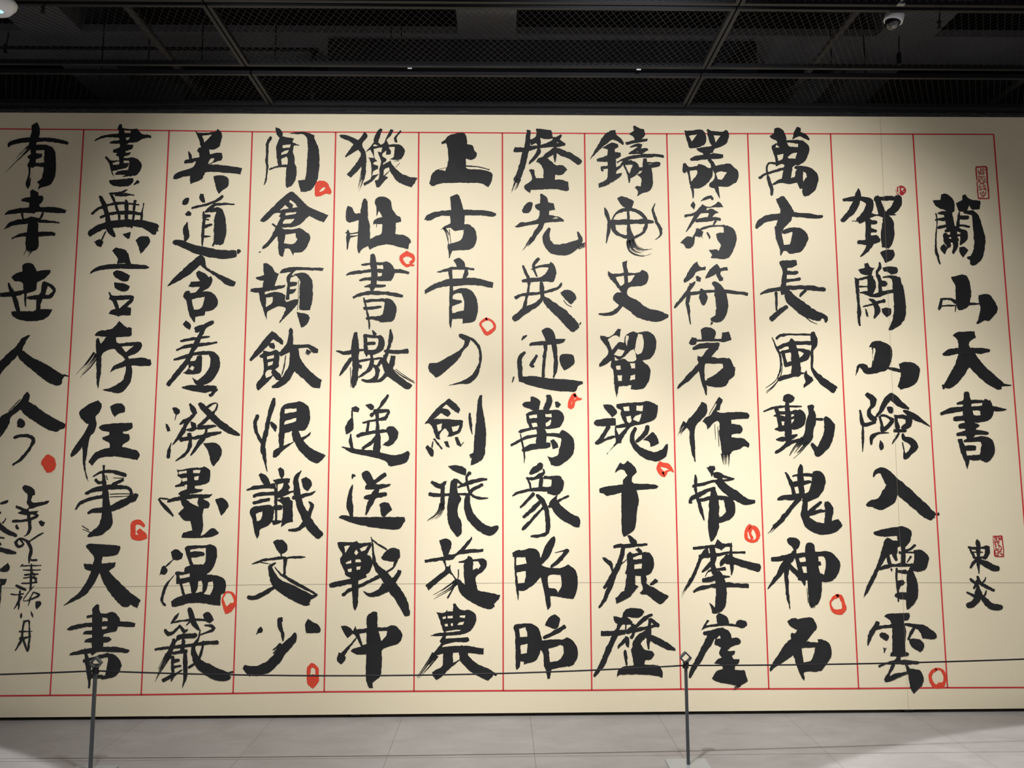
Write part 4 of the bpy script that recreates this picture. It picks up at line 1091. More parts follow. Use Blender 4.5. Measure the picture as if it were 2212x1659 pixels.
P 305 1060 340 1080 480 1055 600 1050 640 1035 700 1070 715 1110 700 1220 640 1250 530 1270 530 1300 630 1310 600 1340 450 1370 740 1370 700 1410 610 1420 680 1450 710 1490 690 1535 640 1540 620 1620 630 1750 600 1870 640 1850 720 1780 770 1780 820 1830 800 1850 720 1880 560 1890 430 1890 370 1880 390 1830 500 1800 480 1690 400 1680 330 1600 350 1580 400 1530 370 1480 360 1440 200 1470 215 1430 360 1390 330 1365 360 1335 410 1320 400 1270 300 1285 290 1270 360 1230 370 1180 320 1150 330 1120
H 335 1100 435 1085 430 1120 340 1130
H 510 1080 600 1080 585 1120 510 1115
H 370 1180 435 1170 435 1210 385 1220
H 525 1160 580 1150 570 1200 525 1200
H 405 1260 435 1250 435 1310 410 1315
H 430 1430 570 1410 560 1470 580 1520 470 1470
100 1430 30 180 1530 50 270 1630 20
110 1415 14 210 1430 20
P 775 1430 850 1410 910 1450 935 1510 890 1580 850 1625 820 1560
560 1800 90 530 1850 100
T 315 1100
C 文
P 1520 390 1560 365 1640 370 1690 430 1690 490 1640 530 1590 520 1540 430
1610 520 24 1625 570 20
1265 655 6 1330 635 26 1430 605 32 1640 580 30 1840 570 26 1905 570 10
1360 630 12 1490 655 8
1670 590 50 1660 680 36 1650 780 30
1550 640 20 1490 690 50 1520 800 90 1590 900 120 1700 970 160 1830 1040 170 1930 1080 150
1640 790 40 1800 890 40 2050 1020 20
1540 690 10 1620 790 24
1530 930 46 1400 1010 46 1300 1055 46 1220 1050 40
1970 1050 60 2040 1030 20
C 少
P 1315 1505 1340 1430 1375 1400 1400 1440 1390 1470 1340 1480
1600 1310 50 1600 1390 50 1630 1480 36 1640 1570 26
1610 1320 70 1635 1340 10
P 1900 1380 1940 1305 1990 1345 2060 1380 2090 1440 2070 1475 1990 1480 1915 1480
1780 1480 30 1750 1560 90 1640 1680 110 1550 1800 120 1430 1900 130 1280 1930 110 1180 1890 60
1610 1610 40 1520 1680 12
1600 1650 30 1520 1720 10
1155 1895 6 1200 1950 12 1250 2000 6
R
1995 1860 54 1950 1900 44 1945 1980 50 1960 2060 60
1995 1860 50 2040 1910 44 2045 1980 44 2040 2050 60
P 1925 2000 1990 1970 2060 1990 2070 2040 2030 2110 1995 2140 1955 2110 1925 2070
C 溫
P 298 510 340 480 390 485 445 545 430 590 380 610 320 600
330 600 14 240 680 20
P 160 795 190 690 230 675 260 720 250 760 220 785 180 775
340 785 6 250 900 26 210 1000 36 190 1090 36 230 1150 36
P 465 460 490 440 600 430 700 430 780 420 840 455 850 540 830 640 790 720 725 780 850 790 940 840 960 920 940 1000 900 1020 890 1150 820 1145 660 1120 500 1125 360 1165 310 1160 300 1100 360 1060 440 1030 400 890 360 890 365 790 345 770 360 745 460 750 465 700 530 670 480 530
H 530 480 715 460 715 600 690 660 570 660 545 590
H 400 790 525 765 525 805 410 830
H 435 890 520 870 550 1000 470 1020
H 625 860 665 850 680 910 670 990 590 1000 620 940
H 745 870 800 855 805 940 770 1025 690 1010 730 950
540 545 70 640 535 70 690 535 40
R
960 990 20 1020 1000 24 1060 1060 34 1060 1120 40 1000 1190 80 960 1220 60
960 990 16 920 1050 24 930 1120 36 965 1230 50
P 940 1190 1010 1115 1050 1140 1010 1210 970 1250
C 嚴
515 1185 40 540 1250 66 560 1330 70 600 1400 60 640 1440 20
395 1240 10 360 1290 36 300 1365 14
300 1360 16 400 1335 20 560 1320 24 720 1320 24
P 680 1260 730 1225 770 1240 815 1320 760 1365 710 1330
540 1330 30 480 1385 10
230 1440 34 270 1490 50 330 1470 36 410 1390 26
405 1390 26 460 1460 40 500 1440 20
700 1385 14 800 1400 40 800 1440 36 650 1500 14
P 350 1580 370 1510 430 1490 600 1480 620 1500 580 1540 420 1550 350 1600 300 1680
340 1560 50 300 1680 56 240 1790 60 
D 270 1740 76 180 1900 60 90 2070 30
110 1675 26 240 1655 36 440 1635 40 640 1605 40 860 1590 46
450 1560 40 440 1640 46 420 1700 40
325 1720 36 440 1700 50 490 1690 40
470 1690 40 470 1820 50 470 1980 50 435 2130 8
320 1760 40 320 1880 40 325 1980 40 305 2055 10
320 1820 36 400 1800 30
310 1885 36 420 1870 20
200 2045 34 300 2000 40 430 1920 16
650 1440 14 630 1540 24 570 1640 50 570 1720 56 640 1850 110 760 1930 140 900 1990 140 980 1990 100
690 1580 30 670 1680 30 640 1780 30
590 1840 30 510 1890 30
1000 1950 20 1040 1940 20
T 0 260
C 有
P 375 60 440 20 475 100 475 160 460 205 600 210 750 235 825 265 805 295 700 270 560 255 440 260 430 290 540 290 600 310 650 360 665 450 665 620 645 700 600 770 500 800 450 830 470 770 440 735 500 690 520 560 420 550 390 570 370 560 360 650 345 810 330 815 305 760 340 640 340 570 325 540 345 500 355 465 330 450 330 425 370 400 365 350 340 345 340 300 355 260 200 280 130 300 95 325 90 285 130 245 250 215 360 205 380 120
H 430 360 530 355 525 505 430 510 430 465 500 440 505 400 430 390
D 350 320 56 220 450 46 50 635 14
365 690 12 350 790 10
C 幸
P 385 825 455 860 460 900 500 895 520 930 500 980 465 1010 480 1035 640 1035 800 1070 780 1110 640 1105 450 1095 410 1115 300 1105 50 1130 100 1080 200 1055 345 1040 350 985 255 965 260 935 365 910 360 855
265 1110 30 275 1180 12
515 1100 26 480 1170 30 440 1200 30
50 1300 12 130 1240 50 250 1215 66 380 1190 70 460 1195 50
460 1205 40 600 1210 26 710 1225 14
140 1415 14 230 1375 40 380 1360 56 550 1355 50 650 1360 40
P 340 1160 375 1148 420 1190 455 1230 455 1300 460 1500 410 1560 310 1545 305 1450 325 1300
D 370 1520 90 300 1640 60
C 畫
P 1400 105 1430 45 1455 45 1460 90 1580 105 1640 100 1690 160 1800 175 1810 210 1700 220 1640 260 1540 270 1510 290 1590 290 1580 340 1500 365 1500 385 1565 380 1550 410 1480 435 1475 510 1540 510 1520 560 1440 585 1340 610 1365 680 1330 620 1300 510 1250 440 1270 430 1330 480 1425 475 1420 435 1380 420 1400 390 1350 385 1350 350 1430 320 1430 280 1300 280 1330 250 1430 235 1420 210 1260 205 1125 250 1150 220 1250 175 1420 155 1420 110
H 1480 118 1560 120 1560 150 1490 150
H 1505 205 1550 200 1530 235 1505 235
H 1345 505 1425 490 1425 520 1350 535
1440 470 30 1540 465 30
P 1510 460 1570 440 1640 460 1690 520 1680 590 1620 660 1460 675 1500 650 1370 650 1390 620 1450 600 1530 590 1540 540 1545 490
P 1300 715 1590 690 1595 720 1560 770 1480 790 1370 785 1310 750
1600 770 12 1650 730 36
C 無
1310 875 20 1430 870 34 1520 830 12
1310 870 20 1355 940 34 1390 1040 30 1420 1120 30 1425 1220 26
1380 890 30 1500 890 36 1600 895 14
1195 910 36 1250 1030 60 1290 1180 60 1310 1300 76 1370 1380 36
1505 955 34 1510 1050 40 1510 1210 34
1615 960 40 1600 1050 26 1600 1130 28 1570 1280 30
1718 990 14 1700 1100 30 1680 1210 28
1100 1115 34 1180 1055 40 1300 1010 34 1450 990 28 1660 1010 20
1200 1165 26 1280 1125 30 1420 1105 44 1560 1100 44 1680 1115 30
1070 1365 60 1150 1300 80 1300 1250 80 1500 1230 90 1700 1240 90 1850 1300 130
1265 1325 12 1210 1440 20
P 1120 1450 1190 1415 1235 1450 1210 1515 1160 1500
P 1465 1360 1560 1330 1550 1410 1520 1415
P 1620 1430 1680 1385 1770 1385 1795 1450 1730 1540 1680 1595 1650 1500
T 0 540
C 言
P 1340 10 1380 -30 1420 -20 1500 0 1540 70 1565 165 1640 170 1740 180 1785 205 1750 225 1600 225 1350 225 1200 240 1075 285 1090 250 1180 195 1300 170 1400 165 1400 90
H 1415 160 1490 155 1500 165 1420 167
P 1350 270 1390 242 1460 255 1555 305 1530 370 1460 372 1370 320
P 1365 385 1480 400 1550 435 1530 480 1450 495 1370 450
P 1295 500 1320 510 1345 545 1560 540 1600 560 1590 610 1520 680 1565 690 1560 780 1430 785 1415 800 1400 785 1300 765 1320 725 1380 700 1340 610 1300 590 1310 560
H 1395 600 1550 590 1425 700
C 存
P 1130 1010 1180 970 1340 940 1425 845 1470 890 1520 930 1540 920 1575 935 1575 1010 1560 1030 1390 1040 1390 1080 1420 1115 1640 1095 1690 1110 1700 1145 1650 1220 1530 1270 1540 1300 1700 1285 1800 1310 1810 1360 1790 1385 1570 1380 1580 1450 1565 1560 1500 1660 1440 1705 1370 1705 1220 1670 1330 1640 1460 1560 1500 1450 1505 1390 1370 1430 1315 1465 1350 1390 1440 1345 1495 1310 1465 1270 1400 1220 1360 1180 1270 1205 1215 1260 1210 1400 1190 1560 1170 1665 1155 1560 1150 1330 1145 1080 1175 1050 1205 1120 1275 1035 1140 1025
H 1450 1155 1600 1145 1505 1220
D 1150 1240 90 1050 1380 90 895 1540 60
C 世
P 135 325 200 275 265 260 265 190 300 160 350 155 400 175 435 255 530 240 605 240 600 275 520 350 445 385 435 470 390 500 320 520 310 690 295 660 285 520 200 550 0 565 0 510 130 500 280 480 275 400 250 380 170 370
100 395 16 140 490 44 190 620 56 220 740 56
P 135 745 170 730 400 730 430 700 520 705 625 710 570 800 480 840 350 850 220 830 150 790
540 400 70 510 520 64 470 600 60 450 720 50
540 400 30 610 430 40 645 490 34 600 550 50 470 560 56 330 570 34
C 人
355 1020 14 290 1070 60 200 1200 90 60 1340 110 -40 1460 110
P 235 1205 260 1190 380 1280 560 1370 700 1460 770 1500 740 1560 735 1600 690 1620 630 1605 540 1560 380 1430 260 1330 215 1270
760 1495 24 820 1510 10
T 0 800
C 今
P 320 255 355 290 340 375 390 400 560 520 780 640 770 690 720 705 670 735 560 700 440 630 310 540 245 470 130 560 110 640 50 740 0 800 0 570 100 500 240 370 280 300
240 350 10 100 490 8
P 215 590 250 575 295 610 300 655 260 690 200 670
170 805 34 260 780 36 370 795 40 395 850 40 350 940 34 260 1050 34 155 1130 26
R
P 490 1100 540 1020 570 1003 640 1040 668 1110 660 1170 610 1220 560 1225 520 1160
C 往
P 950 490 1050 410 1170 355 1215 420 1190 500 1140 555 1155 640 1130 730 1070 810 1040 1000 1020 1140 1055 1330 1020 1250 990 1100 985 910 910 1000 850 1040 840 1010 880 930 1000 760 1060 640 1030 635 960 560
P 1315 430 1380 398 1460 400 1495 450 1490 500 1400 530 1370 560 1335 500
P 1180 685 1220 650 1420 630 1580 625 1585 680 1550 710 1465 735 1475 755 1540 760 1550 800 1540 840 1475 880 1460 915 1560 935 1640 960 1670 1010 1640 1070 1500 1045 1350 1030 1200 1045 1140 1090 1100 1140 1055 1095 1120 1000 1200 950 1310 925 1305 865 1230 830 1220 800 1305 770 1305 735 1220 720
T 0 1000
C 事
1240 30 24 1235 160 36 1250 280 60 1265 440 80 1275 600 120 1270 720 150 1190 810 110 1050 870 30
1110 165 14 1200 115 30 1340 105 40 1500 145 46
1140 200 40 1180 240 40 1220 230 24
1270 150 10 1280 200 16
1470 200 40 1340 260 40
1350 178 6 1480 180 10
1025 370 30 1130 320 56 1300 290 60 1500 290 44 1560 330 36 1570 390 40 1530 440 50
905 555 20 960 480 36 1080 430 46 1230 400 46
1310 375 8 1450 368 10 1630 370 8
1310 405 10 1540 395 8
1050 600 24 1120 570 46 1300 550 70 1450 490 90 1600 420 80
1630 380 50 1590 430 70
980 750 8 1060 800 10
985 790 6 1080 830 10
C 天
P 1030 1010 1060 965 1340 980 1430 990 1440 1010 1400 1095 1350 1110 1225 1120 1215 1200 1350 1190 1380 1185 1370 1240 1300 1290 1380 1380 1540 1530 1680 1640 1640 1735 1560 1690 1530 1720 1460 1715 1350 1600 1240 1440 1200 1340 1190 1310 1110 1460 1000 1590 750 1710 830 1640 950 1540 1040 1400 1090 1290 1015 1270 1000 1205 1110 1210 1120 1120
1560 1640 14 1640 1690 10
R
1720 760 26 1670 705 50 1600 720 60 1590 800 60 1600 880 70 1680 890 70 1740 880 60
1660 810 60 1720 870 70
C 乙
P 265 290 290 265 370 285 415 330 420 380 390 390 370 450 400 475 500 465 590 450 560 490 450 520 380 545 320 560 350 520 320 480 330 380 290 340
C 未
195 520 34 260 550 40 330 580 44
P 210 600 260 570 320 580 460 570 440 600 350 620 260 615
340 590 40 350 680 40 360 780 40 330 850 30 290 875 14
370 600 20 450 630 34 400 660 34 280 690 36 150 700 30
P 460 700 490 685 540 710 520 755 490 755
P 180 750 205 730 230 780 215 800 190 785
C 八
515 835 12 420 890 26 350 940 26
230 900 22 190 950 40 220 1000 30 280 970 26 230 905 24 320 935 34 370 1040 40 350 1130 36 345 1200 10
370 1160 26 440 1160 22
C 年
240 1240 8 270 1210 16
250 1230 16 490 1225 12
375 1210 24 370 1350 26 365 1520 22
275 1280 14 380 1280 20 485 1275 12
290 1335 14 380 1330 24 460 1325 14
280 1375 18 370 1365 26 440 1380 14
390 1300 8 430 1400 30
255 1437 14 370 1435 18 440 1420 24
T 0 1220
C 秋
190 245 20 250 280 34 310 300 24
130 350 18 200 358 20 280 345 20
240 310 20 230 420 28 220 535 14
260 380 20 210 460 26 165 530 8
410 250 6 330 340 14 280 430 12 400 400 20 470 360 24 400 325 10
400 330 20 360 400 26 335 490 8
P 425 440 480 435 495 470 440 535 425 510
C 月
P 240 590 260 570 268 610 255 640 240 635
P 365 545 390 580 398 635 370 600
290 670 28 270 760 24 265 850 26 240 930 24 180 1025 12
290 680 26 340 665 26 350 740 20 350 880 20 340 980 30 330 1035 16
230 800 20 290 795 18 385 795 10
240 880 40 300 870 26 370 855 10
270 870 30 300 960 28 330 1035 16
C 書
P 1105 520 1160 470 1185 480 1185 530 1205 580 1280 580 1320 565 1380 575 1430 640 1435 675 1540 680 1620 700 1610 740 1560 745 1410 735 1390 790 1330 805 1240 830 1230 860 1300 860 1335 895 1300 920 1235 930 1230 980 1400 980 1550 1020 1520 1055 1400 1045 1190 1040 1140 1055 1100 1085 1080 1055 960 1070 825 1085 840 1055 1000 1010 1100 990 1095 930 1005 925 1020 895 1100 870 1100 835 990 830 1010 795 1100 780 1100 740 990 750 840 785 795 770 850 730 960 705 1100 690 1100 630 1035 635 1035 610 1105 590
H 1220 630 1280 635 1290 670 1220 680
H 1215 740 1285 732 1270 765 1220 770
1015 1000 16 1040 1150 60 1060 1300 56 1065 1470 26
1000 1150 40 1100 1120 40 1300 1080 50
1050 1210 40 1190 1200 40
1080 1330 50 1220 1340 50
P 1290 1080 1340 1060 1410 1110 1450 1190 1420 1290 1340 1350 1210 1370 1200 1330 1260 1320 1290 1200 1290 1130
1295 1140 8 1260 1330 14
T 0 1000
C 跋
10 480 30 60 470 40 90 450 30
-10 590 40 10 600 20
30 720 20 70 660 12
-30 700 40 50 800 60 190 870 40
C 後
-20 890 30 50 900 20
-10 960 40 10 980 20
-20 1030 60 90 1060 60 190 1080 20
C 印
P 0 1270 95 1190 118 1250 90 1298 0 1295
P 0 1385 80 1385 60 1450 20 1460 10 1640 0 1740
T 2090 340 16.59
S
305 350 44 480 340 40 680 340 44
305 350 40 315 600 42 335 820 36
345 870 36 355 1100 40 390 1470 42
680 350 46 700 700 50 740 1100 52 765 1470 46
390 1475 44 580 1480 40 760 1470 46
430 430 20 640 415 24
480 370 22 480 640 26
560 370 20 555 500 24 570 640 26
450 480 18 620 480 20 640 420 18
350 450 20 420 520 28 415 640 30
350 560 22 440 500 20
430 570 20 560 575 22 650 550 22
370 710 20 510 690 30 650 710 24
410 730 24 400 830 28 385 905 20
450 760 26 520 730 22 550 780 22 490 790 20
460 800 24 430 860 24 480 940 26 580 930 24 600 870 22
520 820 22 590 840 24 530 910 20
610 750 24 620 840 26 655 910 20
400 1050 22 460 970 26 
400 1080 22 480 1060 22
395 1160 22 490 1100 22 450 1190 22
480 1060 20 560 1040 20
490 1160 18 590 1120 20
570 960 26 600 1080 28 680 1200 26
620 980 20 650 1060 20
580 1140 22 690 1110 20
450 1250 24 490 1340 24 590 1370 24
500 1230 22 540 1330 22
570 1220 40 585 1290 30
660 1240 22 630 1340 24 580 1400 24 575 1440 20
450 1420 22 560 1420 20
T 2130 1140 22.12
S
330 405 46 550 400 36 760 400 46
335 400 34 345 620 30 370 900 30 400 1320 44
760 400 50 785 700 54 830 1050 44 845 1350 40
420 1370 50 640 1390 56 840 1370 50
390 460 40 440 530 60 530 520 50
400 440 40 540 440 36
470 430 26 480 520 30
590 420 40 620 560 50 700 560 50 730 440 60
640 430 26 640 540 40
360 610 34 430 620 40 460 690 46 360 700 36
460 700 40 430 780 46 480 850 46 430 920 40
480 570 40 540 640 50 530 720 40 620 720 40 620 660 40 560 640 36
580 740 40 600 800 40 540 800 26
570 880 26 640 830 40 740 960 36
650 900 36 600 950 30
440 990 40 520 990 34 500 1060 40 430 1060 40
410 1080 50 420 1290 60
420 1080 30 570 1070 46 590 1310 40
430 1210 40 580 1210 40
420 1310 40 600 1310 34
580 1010 40 620 1020 40 640 1180 40 760 1300 40
700 1130 46 720 1010 40 770 1010 20
650 1130 40 720 1130 40
760 1200 30 740 1300 40 830 1270 30
T 1920 390 41.48
S
P 940 460 1200 460 1420 580 1560 800 1560 900 1530 1050 1400 1180 1280 1300 1130 1350 1020 1280 980 1190 960 1040 1000 930 960 800 960 700 910 600
H 1040 740 1150 690 1160 600 1190 600 1200 690 1400 700 1240 860 1260 940 1420 970 1410 1020 1250 980 1170 890
P 700 640 760 560 850 510 870 600 830 760 860 800 830 880 880 970 760 1060 710 950 710 800 780 790
620 770 30 610 880 40 650 1030 36 750 1180 60 910 1280 70
800 1120 20 900 1110 90
'''

rng = random.Random(7)
def cr(p0, p1, p2, p3, t):
    return .5*((2*p1) + (p2-p0)*t + (2*p0-5*p1+4*p2-p3)*t*t + (3*p1-p0-3*p2+p3)*t**3)
def sample_stroke(tri, step=4.0):
    out = []
    for i in range(len(tri)-1):
        p0 = tri[max(i-1, 0)]; p1 = tri[i]; p2 = tri[i+1]; p3 = tri[min(i+2, len(tri)-1)]
        L = math.hypot(p2[0]-p1[0], p2[1]-p1[1]); k = max(2, int(L/step))
        for j in range(k):
            t = j/k
            out.append([cr(p0[c], p1[c], p2[c], p3[c], t) for c in range(3)])
            out[-1][2] = p1[2] + (p2[2]-p1[2])*t
    out.append(list(tri[-1])); return out
def ribbon(pts, mb, y, rough=.55, capk=.28):
    """pts x,y,w in pixels -> a filled brush mark with ragged edge and blunt ends"""
    n = len(pts); Ls = []; Rs = []
    nl = nr = 0.0
    for i, (x, yy, wd) in enumerate(pts):
        a = pts[max(i-1, 0)]; b = pts[min(i+1, n-1)]
        tx, ty = b[0]-a[0], b[1]-a[1]; l = math.hypot(tx, ty) or 1; tx /= l; ty /= l
        am = min(rough, wd*.10)
        nl = .5*nl + rng.gauss(0, am); nr = .5*nr + rng.gauss(0, am)
        h = max(wd/2, .25)
        Ls.append((x-ty*(h+nl), yy+tx*(h+nl))); Rs.append((x+ty*(h+nr), yy-tx*(h+nr)))
    V = [wall(*p, y) for p in Ls] + [wall(*p, y) for p in Rs]
    base = len(mb.v); mb.v += V
    for i in range(n-1):
        mb.f.append((base+i, base+n+i, base+n+i+1, base+i+1))
    for end in (0, 1):
        i = 0 if end == 0 else n-1; j = 1 if end == 0 else n-2
        x, yy, wd = pts[i]
        if wd < 1.6: continue
        tx, ty = x-pts[j][0], yy-pts[j][1]; l = math.hypot(tx, ty) or 1; tx /= l; ty /= l
        A = Vector(Ls[i]); B = Vector(Rs[i]); arc = []
        K = max(3, int(wd/1.6))
        for k in range(1, K):
            t = k/K; p = A.lerp(B, t); bul = wd*capk*math.sqrt(max(0, 1-(2*t-1)**4)) + rng.gauss(0, min(1.0, wd*.055))
            arc.append((p.x+tx*bul, p.y+ty*bul))
        base2 = len(mb.v); mb.v += [wall(*p, y) for p in arc]
        ids = [base+i] + [base2+k for k in range(len(arc))] + [base+n+i]
        c = len(mb.v); mb.v.append(wall(x, yy, y))
        for q in range(len(ids)-1):
            mb.f.append((c, ids[q], ids[q+1]) if end else (c, ids[q+1], ids[q]))
def dry(tri, mb, y):
    pts = sample_stroke(tri); n = len(pts); wmax = max(p[2] for p in pts); nb = max(3, int(wmax/1.7))
    for k in range(nb):
        u = (k+.5)/nb*2-1 + rng.uniform(-.06, .06)
        e = rng.uniform(.45, 1.0) if abs(u) > .5 or rng.random() < .7 else rng.uniform(.2, .6)
        a = 0; b = max(3, int(n*e)); seg = []
        for i in range(a, min(b, n)):
            q0 = pts[max(i-1, 0)]; q1 = pts[min(i+1, n-1)]
            tx, ty = q1[0]-q0[0], q1[1]-q0[1]; l = math.hypot(tx, ty) or 1
            f = i/max(1, b-1)
            seg.append((pts[i][0]-ty/l*u*pts[i][2]/2, pts[i][1]+tx/l*u*pts[i][2]/2, wmax/nb*(1.25-.95*f)))
        if len(seg) > 2: ribbon(seg, mb, y, rough=.16, capk=.1)
def smooth_loop(P):
    """traced outline -> denser ragged loop: soft bends stay curved, corners stay corners"""
    n = len(P); out = []
    V = [Vector(p) for p in P]
    sharp = []
    for i in range(n):
        a = (V[i]-V[i-1]); b = (V[(i+1) % n]-V[i])
        ang = abs(a.angle_signed(b)) if a.length > 1e-6 and b.length > 1e-6 else 0
        sharp.append(ang > math.radians(62))
    for i in range(n):
        p1 = V[i]; p2 = V[(i+1) % n]
        p0 = p1 if sharp[i] else V[i-1]; p3 = p2 if sharp[(i+1) % n] else V[(i+2) % n]
        L = (p2-p1).length; k = max(1, int(L/3.4))
        m = min(1.0, .9)
        for j in range(k):
            t = j/k; q = cr(p0, p1, p2, p3, t).lerp(p1.lerp(p2, t), 1-m)
            g = Vector((rng.gauss(0, .40), rng.gauss(0, .40))) if j else Vector((0, 0))
            out.append(q+g)
    return out
def blob(loops, mb, y):
    L3 = [[Vector((p.x, p.y, 0)) for p in smooth_loop(l)] for l in loops]
    flat = [p for l in L3 for p in l]
    tris = tessellate_polygon(L3)
    base = len(mb.v); mb.v += [wall(p.x, p.y, y) for p in flat]
    for a, b, c in tris:
        A, B, C = flat[a], flat[b], flat[c]
        if (B-A).cross(C-A).z < 0: b, c = c, b        # pixel y runs downwards: faces look towards the room
        mb.f.append((base+a, base+c, base+b))

marks = []; cur = None; ox = oy = 0.0; scl = 5.53; last = None
for line in DATA.strip().splitlines():
    t = line.split()
    if not t: continue
    if t[0] == 'T':
        ox, oy = float(t[1]), float(t[2]); scl = float(t[3]) if len(t) > 3 else 5.53
    elif t[0] in 'CRS':
        cur = (t[0], t[1] if len(t) > 1 else '', []); marks.append(cur)
    else:
        kind = 's'
        if t[0] in 'PHD': kind = t[0]; t = t[1:]
        v = [float(q)/scl for q in t]
        if kind in 'PH':
            pts = [(ox+v[i], oy+v[i+1]) for i in range(0, len(v)-1, 2)]
            if kind == 'H': cur[2][-1][1].append(pts)
            else: cur[2].append(('P', [pts]))
        else:
            tri = [(ox+v[i], oy+v[i+1], v[i+2]) for i in range(0, len(v)-2, 3)]
            cur[2].append((kind, tri))
SMALL = set('乙未八年秋月')
for code, ch, shapes in marks:
    mb = MB(); y = YI - .0003
    for kind, d in shapes:
        y -= .00006
        if kind == 'P': blob(d, mb, y)
        elif kind == 'D': dry(d, mb, y)
        else: ribbon(sample_stroke(d), mb, y)
    if code == 'C':
        o = mb.build('inscription_character' if ch in SMALL or ch in '東炎跋後印' else 'calligraphy_character', INK, mural, fix=False)
        o['label'] = 'black brushed character ' + ch
    elif code == 'R':
        o = mb.build('red_ring_mark', ORANGE, mural, fix=False); o['label'] = 'vermilion brushed ring ending a line'
    else:
        o = mb.build('seal_stamp', SEAL, mural, fix=False); o['label'] = 'small dark red carved seal print'

# ------------------------------------------------------------------ mesh ceiling
ZM = 3.985
def mesh_panel(x0, x1, y0, y1):
    root = empty('mesh_ceiling_panel', ((x0+x1)/2, (y0+y1)/2, ZM))
    cx, cyy = root.location.x, root.location.y
    a, b = (x1-x0)/2, (y1-y0)/2; fr = .020; hgt = .028
    f = MB()
    f.box((-a, -b, 0), (a, -b+fr, hgt)); f.box((-a, b-fr, 0), (a, b, hgt))
    f.box((-a, -b+fr, 0), (-a+fr, b-fr, hgt)); f.box((a-fr, -b+fr, 0), (a, b-fr, hgt))
    f.build('frame', FRAME, root)
    k = MB(); sl = .69; st = .0402; r = .0013
    for sgn in (1, -1):
        zz = .010 if sgn > 0 else .013
        # lines x = c + sgn*sl*y, clipped to the panel
        c0 = -a - sl*b; m = int((2*a+2*sl*b)/st)+2
        off = (-(cx) % st)
        for i in range(m):
            c = c0 + off - st + i*st
            ys = [-b+.01, b-.01]
            lo, hi = ys
            ya, yb = (-a+.01-c)/(sgn*sl), (a-.01-c)/(sgn*sl)
            lo = max(lo, min(ya, yb)); hi = min(hi, max(ya, yb))
            if hi-lo < .01: continue
            k.tube([(c+sgn*sl*lo, lo, zz), (c+sgn*sl*hi, hi, zz)], r, 4)
    k.build('wire_mesh', WIRE, root)
    return root
rows = ((-.431, -.030, 'row along the calligraphy panel top'), (-1.106, -.516, 'middle row'), (-1.722, -1.132, 'row nearest the viewer'))
xs = [(-4.340, -1.550), (-1.540, 1.252), (1.262, 4.052)]
nm = ('left', 'centre', 'right')
for ri, (ya, yb, rl) in enumerate(rows):
    for xi, (xa, xb) in enumerate(xs):
        p = mesh_panel(xa, xb, ya, yb)
        tag(p, 'black framed diamond wire mesh ceiling panel, %s, %s of its row' % (rl, nm[xi]), 'ceiling panel', 'mesh ceiling panels over the calligraphy panel')
        if ri == 1 and xi == 1:
            for px in (887, 1378):
                q = at_z(px, 154, ZM)
                MB().box((q.x-.013-p.location.x, -.295+.004+.59, -.006), (q.x+.013-p.location.x, -.295+.018+.575, 0)).build('glint_clip', WHITE, p)  # plain white boxes paint the bright glints of clips on the bar

# angle strip where the mesh meets the panel
tag(MB().box((XL, -.024, 3.9875), (XR, -.002, 3.9995)).box((XL, -.006, 3.9700), (XR, .05, 3.9873)).build('edge_channel', FRAME), 'thin dark metal channel running along the top of the calligraphy panel', 'channel')

# ------------------------------------------------------------------ things above the mesh
def pipe(pa, pb, Z, r, label, m=PIPE):
    a = at_z(*pa, Z); b = at_z(*pb, Z); X = (a.x+b.x)/2
    return tag(MB().tube([(X, -1.9, Z), (X, 2.4, Z)], r, 12).build('conduit_pipe', m, smooth=True), label, 'pipe', 'conduits above the mesh ceiling')
pipe((322, 69), (448, 224), 4.20, .024, 'thin grey conduit above the mesh, between the left concrete beam and the black duct')
pipe((1853, 20), (1685, 231), 4.20, .022, 'thin grey conduit above the mesh, left of the dome camera')
pipe((2183, 175), (2146, 231), 4.20, .022, 'thin grey conduit above the mesh near the right edge of the photo')
a = at_z(0, 103, 4.30); b = at_z(676, 107, 4.30)
tag(MB().tube([(-5.4, a.y, 4.30), (b.x-.02, b.y, 4.30)], .011, 10).build('cable_rail', RUB, smooth=True), 'long black rail hung under the left crosswise concrete beam', 'rail')
xa = at_z(690, 110, 4.16).x; xb = at_z(1672, 100, 4.16).x
duct = MB().box((xa, -.19, 4.16), (xb, .34, 4.37)).build('air_duct', DUCT); tag(duct, 'wide flat black air duct above the middle of the mesh ceiling', 'duct')
for i in range(5):
    X = xa + (xb-xa)*(i+.5)/5
    MB().box((X-.012, -.20, 4.152), (X+.012, .35, 4.16)).build('flange', DUCT, duct)
xc, xd = at_z(838, 190, 4.20).x, at_z(1330, 190, 4.20).x
tag(MB().box((xc, .42, 4.20), (xd, .66, 4.378)).build('junction_box', mat('blue_lit_steel', (.012, .016, .034), .5, spec=.4)), 'long dark metal box with painted-in blue light, behind the black air duct', 'metal box')  # blue light falling on the box is put into its steel colour
